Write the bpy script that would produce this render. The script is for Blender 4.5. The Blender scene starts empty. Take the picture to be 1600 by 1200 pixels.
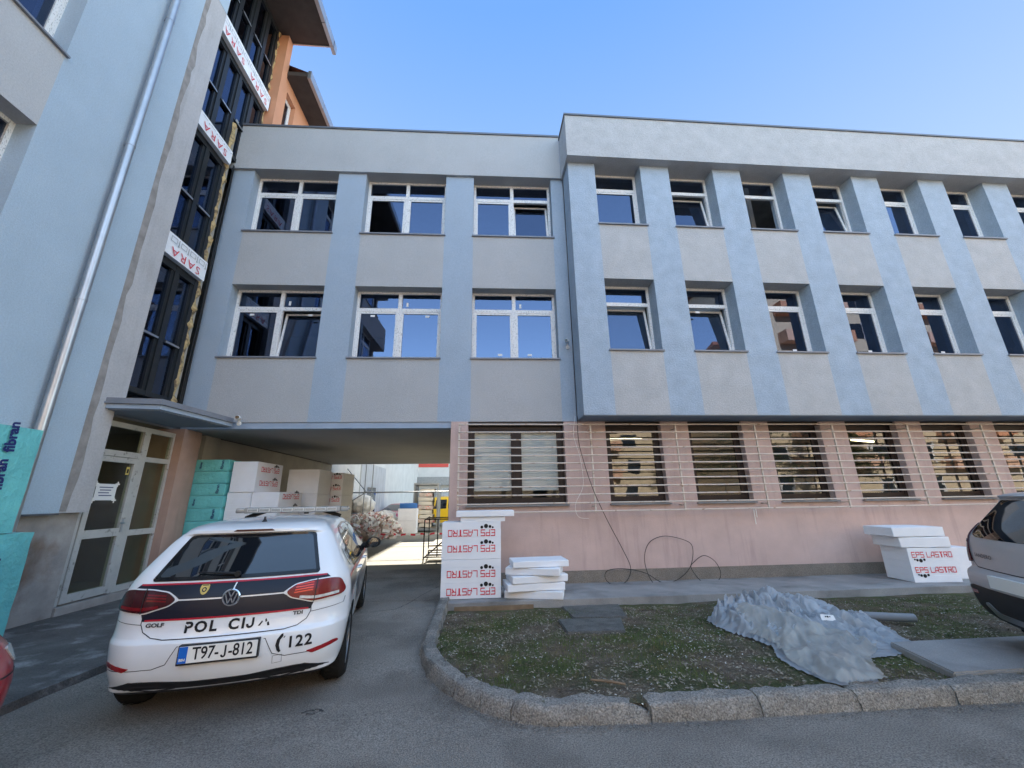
import bpy, bmesh, math, random
from mathutils import Vector, Matrix, noise
from mathutils.bvhtree import BVHTree
from mathutils.geometry import delaunay_2d_cdt
random.seed(7)
S = bpy.context.scene
C = S.collection
R = math.radians

# ------------------------------------------------------------------ camera, sky, sun, exposure
CAM_F, PITCH, YAW, ROLL = 618.98, 0.28000, 0.07820, -0.01476
cd = bpy.data.cameras.new("camera"); cam = bpy.data.objects.new("camera", cd); C.objects.link(cam)
cd.sensor_fit = 'HORIZONTAL'; cd.sensor_width = 36.0; cd.lens = 36.0 * CAM_F / 1600.0
cd.clip_start = 0.05; cd.clip_end = 2000
_fw = Vector((math.sin(YAW) * math.cos(PITCH), math.cos(YAW) * math.cos(PITCH), math.sin(PITCH)))
_r = Vector((math.cos(YAW), -math.sin(YAW), 0)); _u = _r.cross(_fw)
_r2 = _r * math.cos(ROLL) + _u * math.sin(ROLL); _u2 = -_r * math.sin(ROLL) + _u * math.cos(ROLL)
cam.matrix_world = Matrix(((_r2.x, _u2.x, -_fw.x, 0), (_r2.y, _u2.y, -_fw.y, 0), (_r2.z, _u2.z, -_fw.z, 1.6), (0, 0, 0, 1)))
S.camera = cam

SUN = Vector((-0.074, 1.0, 0.516)).normalized()          # towards the sun: behind the building
W = bpy.data.worlds.new("World"); S.world = W; W.use_nodes = True
wn, wl = W.node_tree.nodes, W.node_tree.links
wn.clear()
wo = wn.new('ShaderNodeOutputWorld'); bg = wn.new('ShaderNodeBackground')
sky = wn.new('ShaderNodeTexSky'); sky.sky_type = 'NISHITA'; sky.sun_disc = False
sky.sun_elevation = math.asin(SUN.z); sky.sun_rotation = math.atan2(SUN.x, SUN.y)
sky.altitude = 500; sky.air_density = 1.0; sky.dust_density = 0.1; sky.ozone_density = 4.0
# clear even blue on the building side, added warm fill light for the facades behind the viewer: one sky for every position
wtc = wn.new('ShaderNodeTexCoord'); wsp = wn.new('ShaderNodeSeparateXYZ'); wmr = wn.new('ShaderNodeMapRange'); wmr.interpolation_type = 'SMOOTHSTEP'
wl.new(wtc.outputs['Generated'], wsp.inputs[0]); wl.new(wsp.outputs['Y'], wmr.inputs[0])
wmr.inputs[1].default_value = -0.05; wmr.inputs[2].default_value = 0.28
def wmix(f, a_, b_, mode='MIX'):
    t = wn.new('ShaderNodeMix'); t.data_type = 'RGBA'; t.blend_type = mode
    for s_, v_ in ((0, f), (6, a_), (7, b_)):
        if isinstance(v_, float): t.inputs[s_].default_value = v_
        elif isinstance(v_, tuple): t.inputs[s_].default_value = (*v_, 1)
        else: wl.new(v_, t.inputs[s_])
    return t.outputs[2]
wzr = wn.new('ShaderNodeMapRange'); wl.new(wsp.outputs['Z'], wzr.inputs[0]); wzr.inputs[1].default_value = 0.22; wzr.inputs[2].default_value = 0.86
clear = wmix(wzr.outputs[0], (0.80, 0.96, 1.08), (0.215, 0.475, 0.98))
front = wmix(0.85, wmix(1.0, sky.outputs[0], (0.16, 0.23, 0.42), 'MULTIPLY'), clear)
back = wmix(1.0, sky.outputs[0], (1.50, 1.24, 0.95), 'MULTIPLY')
wl.new(wmix(wmr.outputs[0], back, front), bg.inputs['Color']); bg.inputs['Strength'].default_value = 0.15
wl.new(bg.outputs[0], wo.inputs['Surface'])
sl = bpy.data.lights.new("sun", 'SUN'); sl.energy = 2.6; sl.angle = R(0.5); sl.color = (1.0, 0.95, 0.86)
so = bpy.data.objects.new("sun", sl); C.objects.link(so)
so.rotation_euler = SUN.to_track_quat('Z', 'Y').to_euler()
vs = S.view_settings
vs.view_transform = 'Standard'; vs.look = 'None'; vs.gamma = 1.0; vs.use_curve_mapping = False
vs.exposure = 2.74
S.cycles.max_bounces = 8; S.cycles.diffuse_bounces = 4; S.cycles.transparent_max_bounces = 12
S.cycles.caustics_reflective = False; S.cycles.caustics_refractive = False
S.cycles.sample_clamp_indirect = 6.0

# ------------------------------------------------------------------ materials
def mat(name, col, rough=0.8, var=0.12, vs_=3.0, bump=0.0, bs=60.0, spec=0.3, metal=0.0, fine=0.0, fs=80.0,
        streak=0.0, stc=(0.1, 0.08, 0.08), coat=0.0, col2=None, mixs=2.0, mixlo=0.45, mixhi=0.6, bdist=0.01):
    m = bpy.data.materials.new(name); m.use_nodes = True
    nt = m.node_tree; n, l = nt.nodes, nt.links
    b = n['Principled BSDF']
    b.inputs['Roughness'].default_value = rough; b.inputs['Metallic'].default_value = metal
    b.inputs['Specular IOR Level'].default_value = spec
    if coat: b.inputs['Coat Weight'].default_value = coat; b.inputs['Coat Roughness'].default_value = 0.03
    tc = n.new('ShaderNodeTexCoord')
    def nz(scale, det=4, vec=None, rough_=0.55):
        t = n.new('ShaderNodeTexNoise'); t.inputs['Scale'].default_value = scale; t.inputs['Detail'].default_value = det
        t.inputs['Roughness'].default_value = rough_
        l.new(vec or tc.outputs['Object'], t.inputs['Vector']); return t.outputs['Fac']
    def mp(src, a, b_, c, d):
        t = n.new('ShaderNodeMapRange'); l.new(src, t.inputs[0])
        for i, v in enumerate((a, b_, c, d)): t.inputs[i + 1].default_value = v
        return t.outputs[0]
    def mix(f, a, b_, mode='MIX'):
        t = n.new('ShaderNodeMix'); t.data_type = 'RGBA'; t.blend_type = mode
        for s, v in ((0, f), (6, a), (7, b_)):
            if isinstance(v, (int, float)): t.inputs[s].default_value = v
            elif isinstance(v, tuple): t.inputs[s].default_value = (*v[:3], 1)
            else: l.new(v, t.inputs[s])
        return t.outputs[2]
    cur = tuple(col)
    if col2: cur = mix(mp(nz(mixs, 5), mixlo, mixhi, 0, 1), cur, tuple(col2))
    def mul(cur, f):
        g = n.new('ShaderNodeCombineColor')
        for i in range(3): l.new(f, g.inputs[i])
        return mix(1.0, cur, g.outputs[0], 'MULTIPLY')
    if var: cur = mul(cur, mp(nz(vs_, 5), 0.25, 0.75, 1 - var, 1 + var))
    if fine: cur = mul(cur, mp(nz(fs, 2), 0.25, 0.75, 1 - fine, 1 + fine))
    if streak:
        mpn = n.new('ShaderNodeMapping'); mpn.inputs['Scale'].default_value = (7, 7, 0.7)
        l.new(tc.outputs['Object'], mpn.inputs[0])
        f = mp(nz(1.0, 5, mpn.outputs[0]), 0.52, 0.8, 0, streak)
        cur = mix(f, cur, tuple(stc))
    if isinstance(cur, tuple): b.inputs['Base Color'].default_value = (*cur, 1)
    else: l.new(cur, b.inputs['Base Color'])
    if bump:
        bp = n.new('ShaderNodeBump'); bp.inputs['Strength'].default_value = bump; bp.inputs['Distance'].default_value = bdist
        l.new(nz(bs, 6, None, 0.65), bp.inputs['Height']); l.new(bp.outputs[0], b.inputs['Normal'])
    return m

def glass_mat(name, ior=2.4, tint=(0.5, 0.55, 0.58), ripple=0.0, rough=0.0, gcol=(1, 1, 1)):
    m = bpy.data.materials.new(name); m.use_nodes = True
    n, l = m.node_tree.nodes, m.node_tree.links; n.clear()
    o = n.new('ShaderNodeOutputMaterial'); mx = n.new('ShaderNodeMixShader'); t = n.new('ShaderNodeBsdfTransparent')
    g = n.new('ShaderNodeBsdfGlossy'); f = n.new('ShaderNodeFresnel')
    t.inputs[0].default_value = (*tint, 1); g.inputs['Roughness'].default_value = rough; g.inputs[0].default_value = (*gcol, 1); f.inputs[0].default_value = ior
    ge = n.new('ShaderNodeNewGeometry'); iv = n.new('ShaderNodeMath'); iv.operation = 'SUBTRACT'; iv.inputs[0].default_value = 1.0
    ml = n.new('ShaderNodeMath'); ml.operation = 'MULTIPLY'; l.new(ge.outputs['Backfacing'], iv.inputs[1]); l.new(f.outputs[0], ml.inputs[0]); l.new(iv.outputs[0], ml.inputs[1])
    l.new(ml.outputs[0], mx.inputs[0]); l.new(t.outputs[0], mx.inputs[1]); l.new(g.outputs[0], mx.inputs[2])
    l.new(mx.outputs[0], o.inputs[0])
    if ripple:
        tc = n.new('ShaderNodeTexCoord'); z = n.new('ShaderNodeTexNoise'); z.inputs['Scale'].default_value = 2.2
        bp = n.new('ShaderNodeBump'); bp.inputs['Strength'].default_value = ripple; bp.inputs['Distance'].default_value = 0.02
        l.new(tc.outputs['Object'], z.inputs['Vector']); l.new(z.outputs['Fac'], bp.inputs['Height'])
        l.new(bp.outputs[0], g.inputs['Normal'])
    return m

def emit_mat(name, col, s):
    m = bpy.data.materials.new(name); m.use_nodes = True
    b = m.node_tree.nodes['Principled BSDF']
    b.inputs['Base Color'].default_value = (0.8, 0.8, 0.8, 1)
    b.inputs['Emission Color'].default_value = (*col, 1); b.inputs['Emission Strength'].default_value = s
    return m

M = {}
def mk(key, *a, **k): M[key] = mat(key, *a, **k)
mk('stucco_grey', (0.415, 0.42, 0.43), 0.9, 0.05, 1.4, 0.6, 55, 0.2, fine=0.09, fs=45, streak=0.10, stc=(0.33, 0.33, 0.33), bdist=0.012)
mk('stucco_blue', (0.34, 0.41, 0.495), 0.9, 0.05, 1.4, 0.6, 55, 0.2, fine=0.09, fs=45, streak=0.10, stc=(0.27, 0.33, 0.41), bdist=0.012)
mk('stucco_grey_rough', (0.415, 0.42, 0.43), 0.9, 0.09, 3.5, 0.9, 28, 0.2, fine=0.12, fs=38, streak=0.12, stc=(0.34, 0.34, 0.345), bdist=0.015)
mk('stucco_blue_rough', (0.34, 0.41, 0.495), 0.9, 0.12, 3.2, 0.9, 28, 0.2, fine=0.13, fs=38, streak=0.25, stc=(0.285, 0.34, 0.41), bdist=0.015)
mk('render_edge', (0.30, 0.275, 0.26), 0.95, 0.25, 6, 0.8, 30, 0.15)
mk('render_coat', (0.46, 0.445, 0.45), 0.95, 0.10, 1.5, 0.5, 30, 0.15, fine=0.08, fs=30, streak=0.35, stc=(0.27, 0.25, 0.235))
mk('old_plinth', (0.36, 0.33, 0.31), 0.95, 0.25, 3.0, 0.8, 18, 0.15, col2=(0.2, 0.13, 0.09), mixs=1.3, mixlo=0.55, mixhi=0.75)
mk('wall_blue_lightened', (0.41, 0.50, 0.585), 0.9, 0.05, 1.4, 0.6, 55, 0.2, fine=0.09, fs=45, streak=0.10, stc=(0.36, 0.42, 0.48), bdist=0.012)  # blue stucco lightened: light missing on the left wall is put into the colour
mk('wall_grey_lightened', (0.48, 0.48, 0.485), 0.9, 0.05, 1.4, 0.6, 55, 0.2, fine=0.09, fs=45, bdist=0.012)  # grey stucco lightened the same way, extra light in the colour
mk('pink', (0.56, 0.415, 0.375), 0.9, 0.10, 2.2, 0.5, 70, 0.2, fine=0.06, streak=0.55, stc=(0.36, 0.25, 0.235))
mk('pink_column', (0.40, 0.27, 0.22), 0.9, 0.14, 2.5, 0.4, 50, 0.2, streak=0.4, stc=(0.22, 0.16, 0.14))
mk('cream_wall', (0.40, 0.37, 0.32), 0.9, 0.12, 2.0, 0.3, 40)
mk('orange_wall', (0.56, 0.27, 0.16), 0.9, 0.08, 1.5, 0.3, 60)
mk('pebbledash', (0.22, 0.19, 0.16), 0.95, 0.2, 3, 1.0, 55, 0.2, fine=0.5, fs=75)
mk('soffit_paint', (0.36, 0.36, 0.36), 0.9, 0.06, 1.5, 0.2, 60)
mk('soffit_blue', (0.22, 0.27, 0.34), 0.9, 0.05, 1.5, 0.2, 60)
mk('canopy_blue', (0.33, 0.40, 0.50), 0.85, 0.08, 3, 0.2, 60)
mk('flashing', (0.13, 0.14, 0.16), 0.45, 0.1, 4, spec=0.5, metal=0.3)
mk('sill_metal', (0.20, 0.21, 0.24), 0.45, 0.1, 4, spec=0.5)
mk('zinc', (0.42, 0.43, 0.45), 0.38, 0.12, 3.0, 0.05, 20, 0.5, metal=0.75)
mk('dark_soffit', (0.055, 0.045, 0.042), 0.8, 0.2, 4)
mk('anthracite', (0.016, 0.018, 0.021), 0.4, 0.1, 5, spec=0.4)
mk('brown_frame', (0.028, 0.017, 0.014), 0.5, 0.3, 4)
mk('foam', (0.55, 0.40, 0.20), 0.9, 0.3, 14, 1.0, 30, bdist=0.04, col2=(0.2, 0.15, 0.1), mixs=9, mixlo=0.5, mixhi=0.62)
mk('white_paint_old', (0.46, 0.45, 0.43), 0.6, 0.1, 4, 0.2, 40, fine=0.06, col2=(0.26, 0.25, 0.23), mixs=12, mixlo=0.6, mixhi=0.68)
mk('interior', (0.30, 0.29, 0.27), 0.9, 0.1, 1.0)
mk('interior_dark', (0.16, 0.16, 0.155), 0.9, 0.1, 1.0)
mk('asphalt', (0.275, 0.245, 0.212), 0.9, 0.2, 0.8, 0.9, 120, 0.25, fine=0.6, fs=95, col2=(0.215, 0.19, 0.165), mixs=0.9, mixlo=0.47, mixhi=0.58, bdist=0.015)
mk('pavement', (0.115, 0.108, 0.103), 0.8, 0.4, 2.5, 0.9, 30, 0.3, fine=0.3, fs=80, col2=(0.24, 0.235, 0.23), mixs=2.2, mixlo=0.54, mixhi=0.64, bdist=0.02)
mk('concrete', (0.30, 0.29, 0.28), 0.9, 0.2, 1.6, 0.5, 60, 0.2, fine=0.15, fs=110, col2=(0.17, 0.165, 0.16), mixs=1.1, mixlo=0.5, mixhi=0.7)
mk('concrete_floor', (0.29, 0.265, 0.20), 0.9, 0.12, 1.0, 0.4, 70, 0.2, fine=0.1, fs=90)
mk('kerb', (0.29, 0.268, 0.24), 0.95, 0.28, 5, 1.0, 40, 0.2, fine=0.6, fs=80, bdist=0.03, col2=(0.19, 0.178, 0.16), mixs=3.5, mixlo=0.5, mixhi=0.62)
mk('soil', (0.155, 0.12, 0.09), 1.0, 0.35, 4, 1.0, 50, 0.1, fine=0.5, fs=70, bdist=0.03, col2=(0.085, 0.095, 0.042), mixs=1.3, mixlo=0.42, mixhi=0.6)
mk('moss_slab', (0.13, 0.125, 0.115), 0.95, 0.3, 6, 0.8, 50, 0.1, fine=0.4, fs=80)
mk('eps', (0.80, 0.81, 0.84), 0.75, 0.04, 3, 0.35, 120, 0.25, fine=0.03, fs=150)
mk('eps_tan', (0.60, 0.55, 0.46), 0.8, 0.06, 3, 0.35, 120)
mk('red_ink', (0.62, 0.035, 0.06), 0.6, 0.05, 3)
mk('black_ink', (0.012, 0.012, 0.014), 0.6, 0.05, 3)
mk('navy_ink', (0.02, 0.03, 0.14), 0.5, 0.05, 3)
mk('teal_film', (0.15, 0.53, 0.53), 0.32, 0.12, 3, 0.8, 9, 0.5, bdist=0.03)
mk('xps_edge', (0.50, 0.62, 0.56), 0.8, 0.08, 6)
mk('bar_paint', (0.60, 0.52, 0.45), 0.55, 0.1, 5, spec=0.4, col2=(0.36, 0.25, 0.17), mixs=7, mixlo=0.58, mixhi=0.7)
mk('wood', (0.20, 0.14, 0.09), 0.85, 0.25, 8, 0.4, 30)
mk('black_plastic', (0.012, 0.012, 0.013), 0.5, 0.1, 5, spec=0.35)
mk('gloss_black', (0.008, 0.008, 0.009), 0.15, 0, spec=0.5)
mk('white_plastic', (0.72, 0.72, 0.72), 0.45, 0.03, 4)
mk('paper', (0.75, 0.75, 0.75), 0.8, 0.03, 4)
mk('grey_pvc', (0.22, 0.23, 0.245), 0.45, 0.08, 4)
mk('steel', (0.30, 0.31, 0.31), 0.45, 0.15, 6, metal=0.6)
mk('white_wall', (0.62, 0.61, 0.58), 0.9, 0.1, 1.2, 0.2, 30)
mk('grey_panel', (0.46, 0.47, 0.48), 0.7, 0.1, 1.5)
mk('red_panel', (0.58, 0.09, 0.07), 0.7, 0.05, 2)
mk('facade_far', (0.55, 0.45, 0.32), 0.9, 0.06, 0.5, fine=0.04)
mk('facade_far_pink', (0.62, 0.38, 0.27), 0.9, 0.06, 0.5)
mk('roof_tile', (0.30, 0.12, 0.08), 0.9, 0.2, 2)
mk('bark', (0.075, 0.06, 0.048), 0.95, 0.3, 6, 0.8, 20)
mk('needles', (0.045, 0.06, 0.022), 0.9, 0.35, 3)
mk('tarp_white', (0.66, 0.62, 0.55), 0.7, 0.15, 3, 0.8, 8, bdist=0.04)
mk('debris', (0.55, 0.45, 0.38), 0.9, 0.3, 4, 0.8, 12, col2=(0.55, 0.18, 0.16), mixs=5, mixlo=0.55, mixhi=0.6)
mk('blue_plastic', (0.05, 0.16, 0.42), 0.5, 0.05, 4)
mk('tyre', (0.018, 0.018, 0.018), 0.9, 0.25, 6, 0.5, 40, 0.2)
mk('alloy', (0.40, 0.41, 0.43), 0.3, 0.05, 5, metal=0.9)
mk('chrome', (0.75, 0.76, 0.78), 0.12, 0, metal=1.0)
mk('car_white', (0.74, 0.75, 0.76), 0.28, 0.03, 2.0, spec=0.5, coat=0.8)
mk('car_silver', (0.43, 0.43, 0.44), 0.4, 0.02, 2.0, spec=0.5, metal=0.2, coat=0.6)
mk('car_red', (0.33, 0.012, 0.022), 0.3, 0.03, 2.0, spec=0.5, coat=0.9)
mk('car_yellow', (0.75, 0.48, 0.02), 0.35, 0.03, 2.0, spec=0.5, coat=0.5)
mk('car_glass', (0.006, 0.009, 0.013), 0.03, 0, spec=1.0, coat=0.6)
mk('lamp_red', (0.16, 0.005, 0.008), 0.25, 0, spec=0.3, coat=0.1)
mk('lamp_dark', (0.045, 0.004, 0.006), 0.25, 0, spec=0.4)
mk('lamp_bright', (0.72, 0.05, 0.025), 0.25, 0.1, 30, spec=0.5)
mk('lamp_clear', (0.50, 0.49, 0.47), 0.2, 0.25, 60, spec=0.5, coat=0.3)
mk('reflector', (0.30, 0.008, 0.012), 0.2, 0, spec=0.6, coat=0.6)
mk('navy_stripe', (0.008, 0.011, 0.022), 0.35, 0, spec=0.3)
mk('red_stripe', (0.42, 0.01, 0.03), 0.3, 0.35, 160, spec=0.5)
mk('gold', (0.55, 0.42, 0.12), 0.4, 0.2, 30)
mk('plate_white', (0.78, 0.76, 0.71), 0.4, 0.02, 5)
mk('plate_blue', (0.01, 0.12, 0.50), 0.4, 0, 5)
mk('panel_gap', (0.03, 0.03, 0.035), 0.7, 0)
mk('grey_decal', (0.075, 0.078, 0.09), 0.3, 0, spec=0.5)
mk('amber', (0.55, 0.22, 0.01), 0.2, 0, coat=0.5)
mk('lens_grey', (0.27, 0.27, 0.255), 0.25, 0.1, 20, coat=0.3)
mk('rubble_pink', (0.52, 0.30, 0.26), 0.9, 0.2, 8)
M['glass'] = glass_mat('glass', 2.5, (0.42, 0.46, 0.5), 0.012, 0.0, (0.42, 0.52, 0.78))
M['glass_old'] = glass_mat('glass_old', 1.9, (0.62, 0.64, 0.60), 0.10)
M['glass_shop'] = glass_mat('glass_shop', 1.4, (0.88, 0.9, 0.9), 0.05)
M['glass_door'] = glass_mat('glass_door', 1.5, (0.8, 0.84, 0.76), 0.05, 0.15)
M['tube_light'] = emit_mat('tube_light', (1.0, 0.86, 0.55), 3.0)
def pvc_mat():
    m = mat('pvc', (0.74, 0.74, 0.74), 0.4, 0.02, 4)
    n, l = m.node_tree.nodes, m.node_tree.links; b = n['Principled BSDF']
    src = b.inputs['Base Color'].links[0].from_socket
    tc = n.new('ShaderNodeTexCoord'); mp = n.new('ShaderNodeMapping'); mp.inputs['Scale'].default_value = (75, 75, 30)
    vz = n.new('ShaderNodeTexNoise'); vz.inputs['Scale'].default_value = 1.0; vz.inputs['Detail'].default_value = 0
    cr = n.new('ShaderNodeMapRange'); cr.inputs[1].default_value = 0.62; cr.inputs[2].default_value = 0.70; cr.inputs[4].default_value = 0.55
    mx = n.new('ShaderNodeMix'); mx.data_type = 'RGBA'; mx.inputs[7].default_value = (0.2, 0.2, 0.22, 1)
    l.new(tc.outputs['Object'], mp.inputs[0]); l.new(mp.outputs[0], vz.inputs['Vector']); l.new(vz.outputs['Fac'], cr.inputs[0])
    l.new(cr.outputs[0], mx.inputs[0]); l.new(src, mx.inputs[6]); l.new(mx.outputs[2], b.inputs['Base Color'])
    return m
M['pvc'] = pvc_mat()
def sheet_mat(name, col, lo, hi):
    m = bpy.data.materials.new(name); m.use_nodes = True
    n, l = m.node_tree.nodes, m.node_tree.links; b = n['Principled BSDF']
    b.inputs['Base Color'].default_value = (*col, 1); b.inputs['Roughness'].default_value = 0.28
    tr = n.new('ShaderNodeBsdfTranslucent'); tr.inputs[0].default_value = (*col, 1)
    tp = n.new('ShaderNodeBsdfTransparent'); m1 = n.new('ShaderNodeMixShader'); m2 = n.new('ShaderNodeMixShader')
    m1.inputs[0].default_value = 0.3
    tc = n.new('ShaderNodeTexCoord'); z = n.new('ShaderNodeTexNoise'); z.inputs['Scale'].default_value = 3
    cr = n.new('ShaderNodeMapRange'); cr.inputs[1].default_value = 0.35; cr.inputs[2].default_value = 0.65; cr.inputs[3].default_value = lo; cr.inputs[4].default_value = hi
    l.new(tc.outputs['Object'], z.inputs['Vector']); l.new(z.outputs['Fac'], cr.inputs[0]); l.new(cr.outputs[0], m2.inputs[0])
    z2 = n.new('ShaderNodeTexNoise'); z2.noise_type = 'RIDGED_MULTIFRACTAL'; z2.inputs['Scale'].default_value = 11; z2.inputs['Detail'].default_value = 4; z2.inputs['Distortion'].default_value = 0.6
    bp = n.new('ShaderNodeBump'); bp.inputs['Strength'].default_value = 0.5; bp.inputs['Distance'].default_value = 0.015
    l.new(tc.outputs['Object'], z2.inputs['Vector']); l.new(z2.outputs['Fac'], bp.inputs['Height']); l.new(bp.outputs[0], b.inputs['Normal'])
    l.new(b.outputs[0], m1.inputs[1]); l.new(tr.outputs[0], m1.inputs[2])
    l.new(m1.outputs[0], m2.inputs[1]); l.new(tp.outputs[0], m2.inputs[2])
    l.new(m2.outputs[0], n['Material Output'].inputs[0])
    return m
M['sheet'] = sheet_mat('sheet', (0.47, 0.50, 0.54), 0.05, 0.25); M['sheet_warm'] = sheet_mat('sheet_warm', (0.56, 0.545, 0.50), 0.2, 0.55)

mk('crack', (0.075, 0.07, 0.066), 0.95, 0.2, 5)
mk('blind', (0.72, 0.72, 0.70), 0.8, 0.05, 3)
mk('dark_lettering', (0.05, 0.05, 0.055), 0.3, 0, spec=0.5)

# ------------------------------------------------------------------ helpers
def tag(o, label=None, cat=None, group=None, kind=None):
    if label: o['label'] = label
    if cat: o['category'] = cat
    if group: o['group'] = group
    if kind: o['kind'] = kind
    return o

def thing(name, label, cat, loc=(0, 0, 0), rz=0.0, group=None):
    o = bpy.data.objects.new(name, None); C.objects.link(o); o.empty_display_size = 0.2
    o.location = loc; o.rotation_euler = (0, 0, rz)
    return tag(o, label, cat, group)

def basis(o):
    m = Matrix.LocRotScale(o.location, o.rotation_euler, None)
    return (basis(o.parent) @ m) if o.parent else m

def sharp(bm, ang=35):
    c = R(ang)
    for f in bm.faces: f.smooth = True
    for e in bm.edges:
        e.smooth = not (len(e.link_faces) != 2 or e.calc_face_angle(0) > c)

class MB:
    """collects shapes into one mesh"""
    def __init__(s, fn=None): s.bm = bmesh.new(); s.fn = fn; s.smooth = None
    def v(s, p): return s.bm.verts.new(s.fn(*p) if s.fn else p)
    def face(s, ps, mi=0):
        f = s.bm.faces.new([s.v(p) for p in ps]); f.material_index = mi; return f
    def box(s, x0, y0, z0, x1, y1, z1, mi=0):
        x0, x1 = min(x0, x1), max(x0, x1); y0, y1 = min(y0, y1), max(y0, y1); z0, z1 = min(z0, z1), max(z0, z1)
        vs_ = [s.v(p) for p in ((x0, y0, z0), (x1, y0, z0), (x1, y1, z0), (x0, y1, z0), (x0, y0, z1), (x1, y0, z1), (x1, y1, z1), (x0, y1, z1))]
        for q in ((0, 3, 2, 1), (4, 5, 6, 7), (0, 1, 5, 4), (1, 2, 6, 5), (2, 3, 7, 6), (3, 0, 4, 7)):
            f = s.bm.faces.new([vs_[i] for i in q]); f.material_index = mi
        return s
    def prism(s, poly, z0, z1, mi=0):
        """vertical prism of an xy polygon; z1 may be a function"""
        a = [s.v((p[0], p[1], z0)) for p in poly]; b = [s.v((p[0], p[1], z1)) for p in poly]
        n = len(poly)
        s.bm.faces.new(a[::-1]).material_index = mi; s.bm.faces.new(b).material_index = mi
        for i in range(n): s.bm.faces.new((a[i], a[(i + 1) % n], b[(i + 1) % n], b[i])).material_index = mi
        return s
    def tube(s, pts, r, seg=8, mi=0, caps=True):
        pts = [Vector(p) for p in pts]; rings = []; up = None
        for i, p in enumerate(pts):
            d = (pts[min(i + 1, len(pts) - 1)] - pts[max(i - 1, 0)]).normalized()
            if up is None: up = Vector((0, 0, 1)) if abs(d.z) < 0.9 else Vector((1, 0, 0))
            a = d.cross(up).normalized(); b = a.cross(d); up = b
            rr = r[i] if isinstance(r, (list, tuple)) else r
            rings.append([s.v(p + (a * math.cos(t) + b * math.sin(t)) * rr) for t in (2 * math.pi * k / seg for k in range(seg))])
        for i in range(len(rings) - 1):
            for k in range(seg):
                f = s.bm.faces.new((rings[i][k], rings[i][(k + 1) % seg], rings[i + 1][(k + 1) % seg], rings[i + 1][k])); f.material_index = mi
        if caps:
            s.bm.faces.new(rings[0][::-1]).material_index = mi; s.bm.faces.new(rings[-1]).material_index = mi
        return s
    def lathe(s, prof, axis='z', c=(0, 0, 0), seg=24, mi=0):
        """prof: (radius, along); revolve about an axis through c"""
        rings = []
        for r_, h in prof:
            ring = []
            for k in range(seg):
                t = 2 * math.pi * k / seg; a, b = r_ * math.cos(t), r_ * math.sin(t)
                p = {'z': (a, b, h), 'x': (h, a, b), 'y': (b, h, a)}[axis]
                ring.append(s.v((c[0] + p[0], c[1] + p[1], c[2] + p[2])))
            rings.append(ring)
        for i in range(len(rings) - 1):
            for k in range(seg):
                s.bm.faces.new((rings[i][k], rings[i][(k + 1) % seg], rings[i + 1][(k + 1) % seg], rings[i + 1][k])).material_index = mi
        s.bm.faces.new(rings[0][::-1]).material_index = mi; s.bm.faces.new(rings[-1]).material_index = mi
        return s
    def bevel(s, w, seg=2):
        bmesh.ops.bevel(s.bm, geom=list(s.bm.edges), offset=w, segments=seg, affect='EDGES', profile=0.5, clamp_overlap=True); return s
    def rough(s, cuts, amp, scale=6.0, seed=0.0):
        """subdivide and jitter for broken or worn surfaces"""
        if cuts: bmesh.ops.subdivide_edges(s.bm, edges=list(s.bm.edges), cuts=cuts, use_grid_fill=True)
        for v in s.bm.verts:
            q = v.co * scale + Vector((seed, seed * 1.7, seed * 0.3)); d = noise.noise_vector(q) + 0.5 * noise.noise_vector(q * 2.7)
            v.co += d * amp
        return s

def obj(name, mb, m, parent=None, world=True, ang=35):
    """links the collected shapes as ONE mesh object; world=True: vertices are in world space"""
    bm = mb.bm if isinstance(mb, MB) else mb
    bmesh.ops.recalc_face_normals(bm, faces=list(bm.faces))
    if ang: sharp(bm, ang)
    me = bpy.data.meshes.new(name); bm.to_mesh(me); bm.free()
    for x in (m if isinstance(m, (list, tuple)) else [m]): me.materials.append(M[x] if isinstance(x, str) else x)
    o = bpy.data.objects.new(name, me); C.objects.link(o)
    if parent:
        o.parent = parent
        if world: me.transform(basis(parent).inverted())
    return o

def based(o, x, y, z):
    """moves a one-mesh thing's origin to its base"""
    o.data.transform(Matrix.Translation((-x, -y, -z))); o.location = (x, y, z); return o

def G(y):                                   # the ground falls gently towards the buildings
    return -0.01 * min(max(y, 0.0), 9.0)

def text2d(s, size, bold=0.0, sx=1.0, align='CENTER', sp=1.0, shear=0.0):
    cu = bpy.data.curves.new('t', 'FONT'); cu.body = s; cu.size = size; cu.offset = bold; cu.align_x = align; cu.align_y = 'CENTER'
    cu.space_character = sp; cu.shear = shear; cu.resolution_u = 3
    o = bpy.data.objects.new('t', cu); C.objects.link(o)
    dg = bpy.context.evaluated_depsgraph_get(); me = bpy.data.meshes.new_from_object(o.evaluated_get(dg))
    vs_ = [(v.co.x * sx, v.co.y) for v in me.vertices]; fs = [tuple(p.vertices) for p in me.polygons]
    bpy.data.objects.remove(o); bpy.data.curves.remove(cu); bpy.data.meshes.remove(me)
    return vs_, fs

def put2d(mb, vf, org, ux, uy, mi=0, rot180=False):
    """lays flat lettering on a plane: org + u*ux + v*uy"""
    org, ux, uy = Vector(org), Vector(ux), Vector(uy); k = -1 if rot180 else 1
    vs_ = [mb.v(tuple(org + ux * (k * a) + uy * (k * b))) for a, b in vf[0]]
    for f in vf[1]:
        try: mb.bm.faces.new([vs_[i] for i in f]).material_index = mi
        except ValueError: pass

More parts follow.
